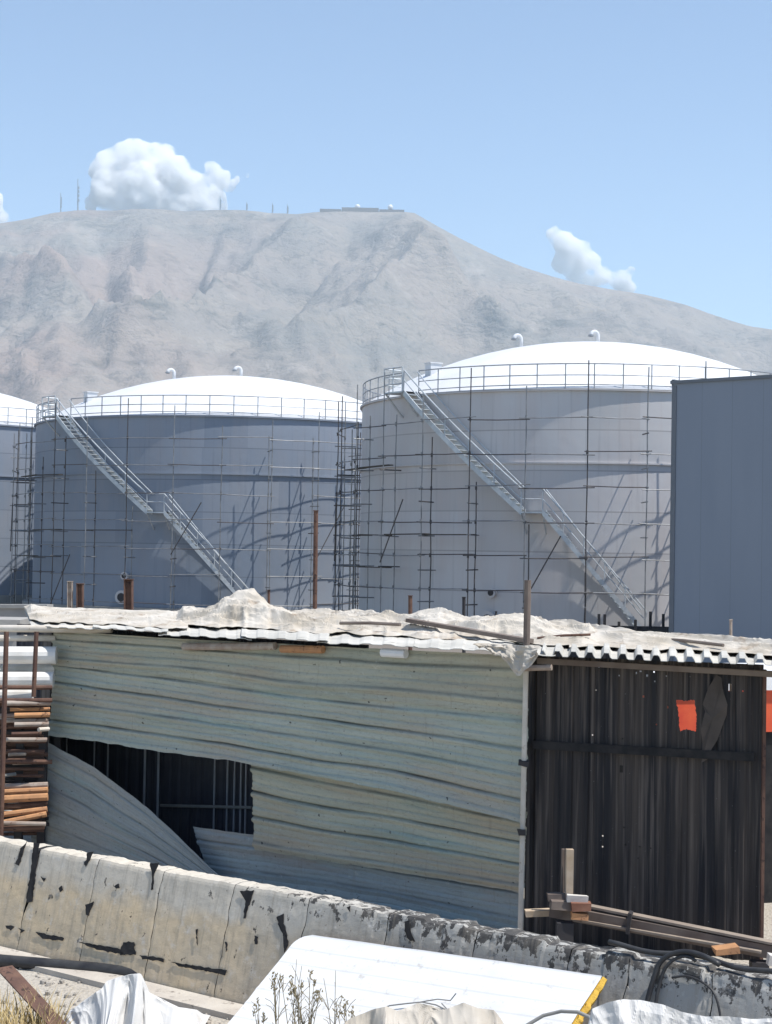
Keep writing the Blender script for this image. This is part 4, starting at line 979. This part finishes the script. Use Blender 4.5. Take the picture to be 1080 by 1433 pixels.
# black tar drips and chips on the face; foot patches stand for its shadow line
def facept(px, py, lift=.01):
    nf = cn * 1.0 + np.array([0, 0, BAT]); return HP(px, py, W0 + cn * (BAT + lift), nf)
ts = MB()
dark_marks = [[(29, 1187), (36, 1180), (38, 1176), (32, 1195), (26, 1212), (22, 1208)], [(48, 1180), (55, 1180), (52, 1210), (45, 1262), (36, 1263), (43, 1220)], [(123, 1193), (130, 1191), (127, 1203), (120, 1212), (118, 1210)], [(210, 1208), (222, 1208), (216, 1222), (214, 1246), (211, 1246), (213, 1224)],
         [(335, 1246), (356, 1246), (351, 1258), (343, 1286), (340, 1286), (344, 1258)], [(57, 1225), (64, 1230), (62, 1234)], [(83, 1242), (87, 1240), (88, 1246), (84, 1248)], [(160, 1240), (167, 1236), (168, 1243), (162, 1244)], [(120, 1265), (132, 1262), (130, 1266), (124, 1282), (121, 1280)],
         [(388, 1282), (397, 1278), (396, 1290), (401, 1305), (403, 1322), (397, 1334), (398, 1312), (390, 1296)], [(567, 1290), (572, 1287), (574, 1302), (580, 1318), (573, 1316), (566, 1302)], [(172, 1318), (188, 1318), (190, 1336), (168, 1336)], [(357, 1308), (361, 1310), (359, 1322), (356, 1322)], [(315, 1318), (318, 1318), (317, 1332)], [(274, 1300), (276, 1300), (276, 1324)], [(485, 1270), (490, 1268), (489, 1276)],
         [(8, 1294), (20, 1296), (16, 1302), (9, 1300)], [(26, 1299), (34, 1301), (30, 1306)], [(50, 1304), (90, 1312), (88, 1317), (60, 1313)], [(110, 1318), (165, 1326), (176, 1336), (140, 1330)], [(196, 1336), (230, 1341), (228, 1346), (200, 1342)], [(240, 1346), (318, 1358), (316, 1364), (250, 1352)]]  # last row: shadow line along the wall foot, put in as dark patches
for d_ in dark_marks:
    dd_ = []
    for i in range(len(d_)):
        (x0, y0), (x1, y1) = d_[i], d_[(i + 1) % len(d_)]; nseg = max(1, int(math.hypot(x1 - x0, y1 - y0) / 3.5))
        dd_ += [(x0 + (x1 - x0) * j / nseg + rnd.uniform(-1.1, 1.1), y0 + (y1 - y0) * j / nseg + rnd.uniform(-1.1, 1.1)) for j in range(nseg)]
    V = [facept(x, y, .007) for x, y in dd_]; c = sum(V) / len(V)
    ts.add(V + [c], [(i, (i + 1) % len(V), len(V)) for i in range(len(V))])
ts.build('tar_and_shade_marks', M['tar'], cw, solid=.004)
# apron kerb at the wall foot
p, q = W0 - cd * 2.2 + cn * (BAT + .02), W0 + cd * 9.5 + cn * (BAT + .02); wA = .3
MB_ = MB(); V = [p, q, q + cn * wA, p + cn * wA]; V = V + [x + (0, 0, .05) for x in V]
tag(MB_.add([x - (0, 0, .01) for x in V[:4]] + V[4:], [(4, 5, 6, 7), (3, 7, 6, 2), (0, 4, 7, 3), (1, 2, 6, 5)]).build('kerb', M['kerb'], None), kind='structure')
# black hose lying along the kerb
pts = [HZ(x, y, .06) for x, y in ((-60, 1337), (0, 1344), (60, 1349), (140, 1356), (210, 1366), (280, 1378), (345, 1390), (420, 1410))]
tag(MB().tube(pts, .06, 12).build('hose', M['hose'], None, smooth=True), 'thick black hose lying on the gravel along the concrete wall', 'hose')
# cables hanging over the wall top on the right
def wtop(px, py, lift=.04):
    return HP(px, py, W0 + cn * (BAT + lift), cn + np.array([0, 0, BAT]))
for lab, pts, r in [('thick black cable looping over the wall top and down its face', [(893, 1470), (900, 1425), (908, 1392), (915, 1368), (924, 1346), (942, 1334), (962, 1332), (985, 1338), (1010, 1352)], .02),
                    ('thinner black cable inside the thick loop on the wall', [(912, 1460), (918, 1400), (922, 1380), (930, 1356), (944, 1342), (962, 1338), (975, 1346)], .013),
                    ('dark cable curving low across the face of the wall', [(940, 1368), (962, 1366), (985, 1376), (1000, 1392), (1008, 1425), (1008, 1470)], .009)]:
    pp = [wtop(*q) for q in pts]
    fine_ = []
    for i in range(len(pp) - 1):
        p0, p1, p2, p3 = pp[max(i - 1, 0)], pp[i], pp[i + 1], pp[min(i + 2, len(pp) - 1)]
        for t in np.linspace(0, 1, 6)[:-1]: fine_.append(.5 * (2 * p1 + (p2 - p0) * t + (2 * p0 - 5 * p1 + 4 * p2 - p3) * t * t + (3 * p1 - p0 - 3 * p2 + p3) * t ** 3))
    tag(MB().tube(fine_, r, 8).build('cable', M['hose'], None, smooth=True), lab, 'cable', 'cables over the concrete wall')
pts = [W0 + cd * u_ - cn * (.06 + .03 * math.sin(u_ * 5)) + (0, 0, 1.06 + .015 * math.sin(u_ * 9)) for u_ in np.linspace(wu(850), wu(1200), 22)]
tag(MB().tube(pts, .02, 10).build('hose', M['hose'], None, smooth=True), 'dark hose lying along the top of the wall at the right', 'hose')

# ------------------------------------------------------------------ foreground
# white insulated panel
tl, tr, bl = P(420, 1307, 14.2), P(842, 1365, 12.3), P(325, 1425, 13.55)
ex = (tr - tl); lx = np.linalg.norm(ex); ex /= lx
ey = bl - tl; ey = ey * 1.28; ly = np.linalg.norm(ey); ez = np.cross(ex, ey); ez /= np.linalg.norm(ez)
if ez[2] < 0: ez = -ez
br = tr + ey
pn = thing('insulated_panel', 'white ribbed insulated panel with yellow foam edge propped before the wall', 'panel', (tl + tr + bl) / 3 * np.array([1, 1, 0]))
def pp_(a, b, h=0): return tl + ex * lx * a + ey * b + ez * h
nu, nv = 60, 50; S_, V_ = np.meshgrid(np.linspace(0, 1, nu), np.linspace(0, 1, nv), indexing='ij')
rr_ = .05; A_ = S_.copy()
cl = np.clip(1 - V_ / .12, 0, 1); A_ = np.where(S_ < .5, S_ + (1 - np.sqrt(1 - cl ** 2 * .999)) * .05 * (1 - S_ * 2), S_)
Hh = .004 * (np.mod(V_ * ly / .16, 1) < .06) + .012 * fbm(S_ * 3, V_ * 3, 0, 3, 6)
PT = tl + ex * lx * A_[..., None] + ey * V_[..., None] + ez * Hh[..., None]
MB().grid(PT).build('top_skin', M['panel'], pn, uv=np.stack([S_ * lx, V_ * ly], -1), smooth=True)
fm = MB(); nn_ = 40
edge = []
for i in range(nn_):
    b = i / (nn_ - 1); j = .012 * rnd.random()
    edge += [pp_(1 + j * .4, b, -.006), pp_(1 + .008 + j * .6, b, -.035), pp_(1 + j * .5, b, -.075)]
fm.add(edge, [(i * 3 + k_, (i + 1) * 3 + k_, (i + 1) * 3 + k_ + 1, i * 3 + k_ + 1) for i in range(nn_ - 1) for k_ in range(2)])
V = [pp_(.05, 0.01, -.022), pp_(.999, 0.01, -.022), pp_(.999, 1, -.022), pp_(.005, 1, -.022), pp_(.005, .1, -.022)]; V += [x - ez * .05 for x in V]
fm.add(V, [(4, 3, 2, 1, 0)[::-1], (9, 8, 7, 6, 5), (0, 1, 6, 5), (1, 2, 7, 6), (2, 3, 8, 7), (3, 4, 9, 8), (4, 0, 5, 9)])
fm.build('foam_core', M['foam'], pn)
fm2 = MB(); V = [x - ez * .072 for x in (pp_(.05, 0), pp_(1, 0), pp_(1, 1), pp_(0, 1), pp_(0, .1))]; fm2.add(V, [(0, 1, 2, 3, 4)]).build('bottom_skin', M['white_paint'], pn)
for b in ((.25, .05), (.8, .05), (.5, .9)):
    p = pp_(b[0], b[1], -.08); MB().box((p[0], p[1], p[2] / 2), (.2, .2, max(p[2], .05))).build('prop_block', M['concrete'], pn)

# draped tarpaulins
def heap(label, cx, cy, rx, ry, h, seed, mat, plate=.25, nf=7, mod=.35, zb=0.0):
    n = 150; S_, V_ = np.meshgrid(np.linspace(-1, 1, n), np.linspace(-1, 1, n), indexing='ij')
    r = np.hypot(S_, V_); ph = np.arctan2(V_, S_) + .25 * fbm(S_ * 2, V_ * 2, 1, 2, seed)
    x, y = S_ * rx, V_ * ry
    rad = .82 + .18 * fbm(np.cos(ph) * 1.5 + 3, np.sin(ph) * 1.5, 0, 2, seed + 2)
    q = r / rad
    ridge_ = cells(ph * nf / (2 * math.pi) + 10, r * .8 + 3, seed)
    z = np.clip((1 - q) / (1 - plate), 0, 1.0); z = z * z * (3 - 2 * z) * .4 + z * .6
    z = z * (1 + mod * (ridge_ - .3) * np.clip(q * 1.6, 0, 1)) * h + np.clip((1 - q) * 5, 0, 1) * (folds(x * 2.2 + seed, y * 2.2, seed, .16) - .05) * min(1, h * 1.6)
    z = np.maximum(z, 0)
    PT = np.stack([cx + S_ * rx, cy + V_ * ry, zb + .01 + z], -1)
    m = (q < 1.02)
    return tag(MB().grid(PT, m & np.roll(m, -1, 0) & np.roll(m, -1, 1)).build('tarpaulin', M[mat], None, solid=.004), label, 'tarpaulin', 'tarpaulins lying in the foreground')
def drape(label, cols, Y, pleat, seed, mat, zmin=.02, back=.6, grp='tarpaulins lying in the foreground'):
    rr = random.Random(seed); xs_ = [c_[0] for c_ in cols]; n = 170
    xq = np.linspace(xs_[0], xs_[-1], n); yt = np.interp(xq, xs_, [c_[1] for c_ in cols])
    tops = np.array([P(a_, b_, Y) for a_, b_ in zip(xq, yt)])
    pz = np.interp(xq, xs_, [rr.uniform(-1, 1) * (1 if i % 2 else -1) + (.7 if i % 2 else -.7) for i in range(len(cols))])
    pm = np.interp(xq, xs_, [rr.uniform(-1, 1) for _ in cols])
    rows = []
    vs = np.concatenate([np.linspace(-1, 0, 18), np.linspace(0, 1, 50)[1:]])
    for v in vs:
        r = tops.copy(); r[:, 2] = np.maximum(r[:, 2], zmin)
        h = r[:, 2] - zmin
        if v < 0: r[:, 1] += back * abs(v); r[:, 2] = zmin + h * (1 - abs(v) ** 1.5 * .9)
        else:
            r[:, 1] -= (.35 * v + .25 * v * v) * np.clip(h * 1.5, .25, 1) + pleat * pz * min(1, v * 1.6); r[:, 0] += pleat * .7 * pm * v
            r[:, 2] = zmin + h * (1 - v) ** .9
        rows.append(r)
    A_ = np.array(rows).transpose(1, 0, 2)
    x, y = A_[..., 0], A_[..., 1] - A_[..., 2]
    f_ = folds(x * 2.6 + seed, y * 2.6, seed, .1) - .03
    A_[..., 1] -= f_ * .7; A_[..., 2] += f_ * .25
    A_[..., 2] = np.maximum(A_[..., 2], .01)
    return tag(MB().grid(A_).build('tarpaulin', M[mat], None, solid=.004), label, 'tarpaulin', grp)
drape('white tarpaulin peaked in folds on the gravel beside the rusty angle iron', [(84, 1440), (95, 1419), (120, 1400), (143, 1384), (149, 1374), (166, 1368), (182, 1364), (195, 1363), (200, 1374), (204, 1389), (222, 1399), (246, 1413), (270, 1417), (284, 1440)], 13.55, .12, 4, 'tarp_white')
drape('white tarpaulin heap at the foot of the wall under the cables', [(818, 1460), (829, 1412), (848, 1404), (872, 1399), (896, 1400), (925, 1407), (950, 1416), (985, 1424), (1015, 1423), (1050, 1427), (1085, 1426), (1130, 1440)], 10.75, .1, 9, 'tarp_white')
drape('cream crumpled tarpaulin lying on the lower edge of the white panel', [(474, 1440), (490, 1426), (520, 1414), (541, 1410), (556, 1416), (585, 1404), (606, 1408), (622, 1414), (648, 1404), (668, 1412), (690, 1414), (700, 1426), (708, 1440)], 12.1, .13, 14, 'tarp', .1, .25)

# rusty angle iron
a, b = P(28, 1364, 13.9), P(108, 1450, 13.2); dd = (b - a) / np.linalg.norm(b - a)
s1 = np.cross(dd, (0, 0, 1.)); s1 /= np.linalg.norm(s1); s2 = np.cross(s1, dd); 
ai = MB(); ai.box((a + b) / 2 + s1 * .07, (np.linalg.norm(b - a) + .3, .15, .012), (dd, s1, s2)); ai.box((a + b) / 2 - s2 * .07, (np.linalg.norm(b - a) + .28, .012, .14), (dd, s1, s2))
tag(ai.build('angle_iron', M['rust'], None), 'rusty steel angle iron sticking up at the bottom left', 'angle iron')

# dry grass at bottom left
gm = MB(); rg = random.Random(12)
for i in range(420):
    b = HZ(rg.uniform(-40, 85), rg.uniform(1440, 1475), 0); hgt = rg.uniform(.12, .42); a_ = rg.uniform(0, 6.28); l_ = rg.uniform(.05, .25)
    t = b + np.array([math.cos(a_) * l_, math.sin(a_) * l_, hgt]); m_ = (b + t) / 2 + np.array([0, 0, hgt * .15]); wv = np.array([.004, .002, 0])
    gm.add([b - wv, b + wv, m_ + wv * .8, m_ - wv * .8, t], [(0, 1, 2, 3), (3, 2, 4)])
tag(gm.build('dry_grass', M['straw'], None), 'dry straw coloured grass in the bottom left corner', 'grass', None, 'stuff')
# thin dry weeds before the panel
def weed(label, x, ytop, Y, n, seed, heads=True):
    rw = random.Random(seed); b = P(x, 1433, Y); b[2] = 0; t = P(x, ytop, Y); hgt = t[2]
    th = thing('dry_weed', label, 'weed', b, 'dry weeds before the white panel')
    for i in range(n):
        a_ = rw.uniform(0, 6.28); sp_ = rw.uniform(.03, .16) * (1 if i else .2); hh = hgt * (rw.uniform(.7, .98) if i else 1)
        pts = [b + np.array([math.cos(a_) * sp_ * q ** 1.6, math.sin(a_) * sp_ * q ** 1.6 * .5, hh * q]) for q in np.linspace(0, 1, 7)]
        sb = MB().tube(pts, [.005 - .003 * q for q in np.linspace(0, 1, 7)], 5)
        for j in range(5):
            q0 = pts[rw.randint(2, 5)]; e_ = q0 + np.array([rw.uniform(-.09, .09), rw.uniform(-.05, .05), rw.uniform(.05, .16)]); sb.tube([q0, (q0 + e_) / 2 + (0, 0, .015), e_], .0022, 4)
        sb.build('stem', M['weed'], th)
        if heads:
            hm = MB()
            for j in range(7):
                c = pts[-1] + np.array([rw.uniform(-.02, .02), rw.uniform(-.02, .02), rw.uniform(-.07, .015)]); hm.tube([c, c + np.array([rw.uniform(-.02, .02), 0, .018])], [.007, .003], 5)
            hm.build('seed_head', M['weed'], th)
weed('dry weed with seed heads, leftmost before the panel', 388, 1362, 12.9, 4, 1)
weed('tall bare weed stalk standing before the panel', 408, 1342, 12.8, 3, 2, False)
weed('bushy dry weed with the most seed heads before the panel', 432, 1360, 12.75, 7, 3)
weed('leaning dry weed stalk right of the bushy weed before the panel', 468, 1358, 12.7, 3, 4, False)
weed('small dry weed crowded between the bushy weed and the tall stalk', 420, 1378, 12.7, 5, 8)
weed('low spreading dry weed rightmost and shortest before the panel', 486, 1398, 12.65, 5, 9)
weed('short dry weed at the lower left corner of the panel', 364, 1400, 13.0, 3, 5)
# wire twig lying on the panel
def pnl(px, py, h=.02): return HP(px, py, tl + ez * h, ez)
pts = [pnl(x, y, .03) for x, y in ((520, 1430), (528, 1415), (545, 1407), (570, 1404), (590, 1402), (610, 1406), (622, 1412))]
tw = MB().tube(pts, .006, 6); tw.tube([pnl(588, 1402, .03), pnl(612, 1398, .05), pnl(630, 1400, .05), pnl(638, 1390, .09)], .005, 6); tw.tube([pnl(618, 1404, .03), pnl(628, 1415, .03), pnl(622, 1420, .03)], .005, 6)
tag(tw.build('twig', M['cable'], None), 'forked grey twig lying on the white panel', 'twig')
pts = [pnl(x, y, h_) for x, y, h_ in ((720, 1450, .1), (738, 1434, .12), (760, 1421, .12), (785, 1415, .13), (808, 1416, .14), (824, 1423, .13), (836, 1438, .08))]
tag(MB().tube(pts, .014, 8).build('cable', M['cable'], None, smooth=True), 'grey cable arching over the yellow foam corner of the panel', 'cable')
# loose stones on the gravel
rs_ = random.Random(3); stone = None
sm_ = MB()
for i in range(150):
    c = HZ(rs_.uniform(-30, 350), rs_.uniform(1352, 1440), 0); r = rs_.choice([.012, .016, .02, .03])
    n0 = sm_.n; V, Fc = ico(c + (0, 0, r * .4), r, 3); V = np.array(V); V += np.array([[rs_.uniform(-r, r) * .25 for _ in range(3)] for _ in V]); sm_.add(V, Fc)
tag(sm_.build('gravel', M['stone'], None), 'scattered small stones on the dusty ground before the wall', 'gravel', None, 'stuff')

# ------------------------------------------------------------------ haze
k = NT('haze_air'); k.t.nodes.remove(k.b); pv = k.n('ShaderNodeVolumePrincipled')
pv.inputs['Color'].default_value = (.7, .87, 1, 1); pv.inputs['Density'].default_value = 9e-5; pv.inputs['Anisotropy'].default_value = .1
k.l(pv.outputs[0], k.out.inputs['Volume'])
hz = MB().box((0, 4000 - 50, 700), (8800, 8100, 1410)).build('haze', k.m, local=True)
tag(hz, 'thin pale air haze between the tanks and mountain', 'haze', None, 'stuff')
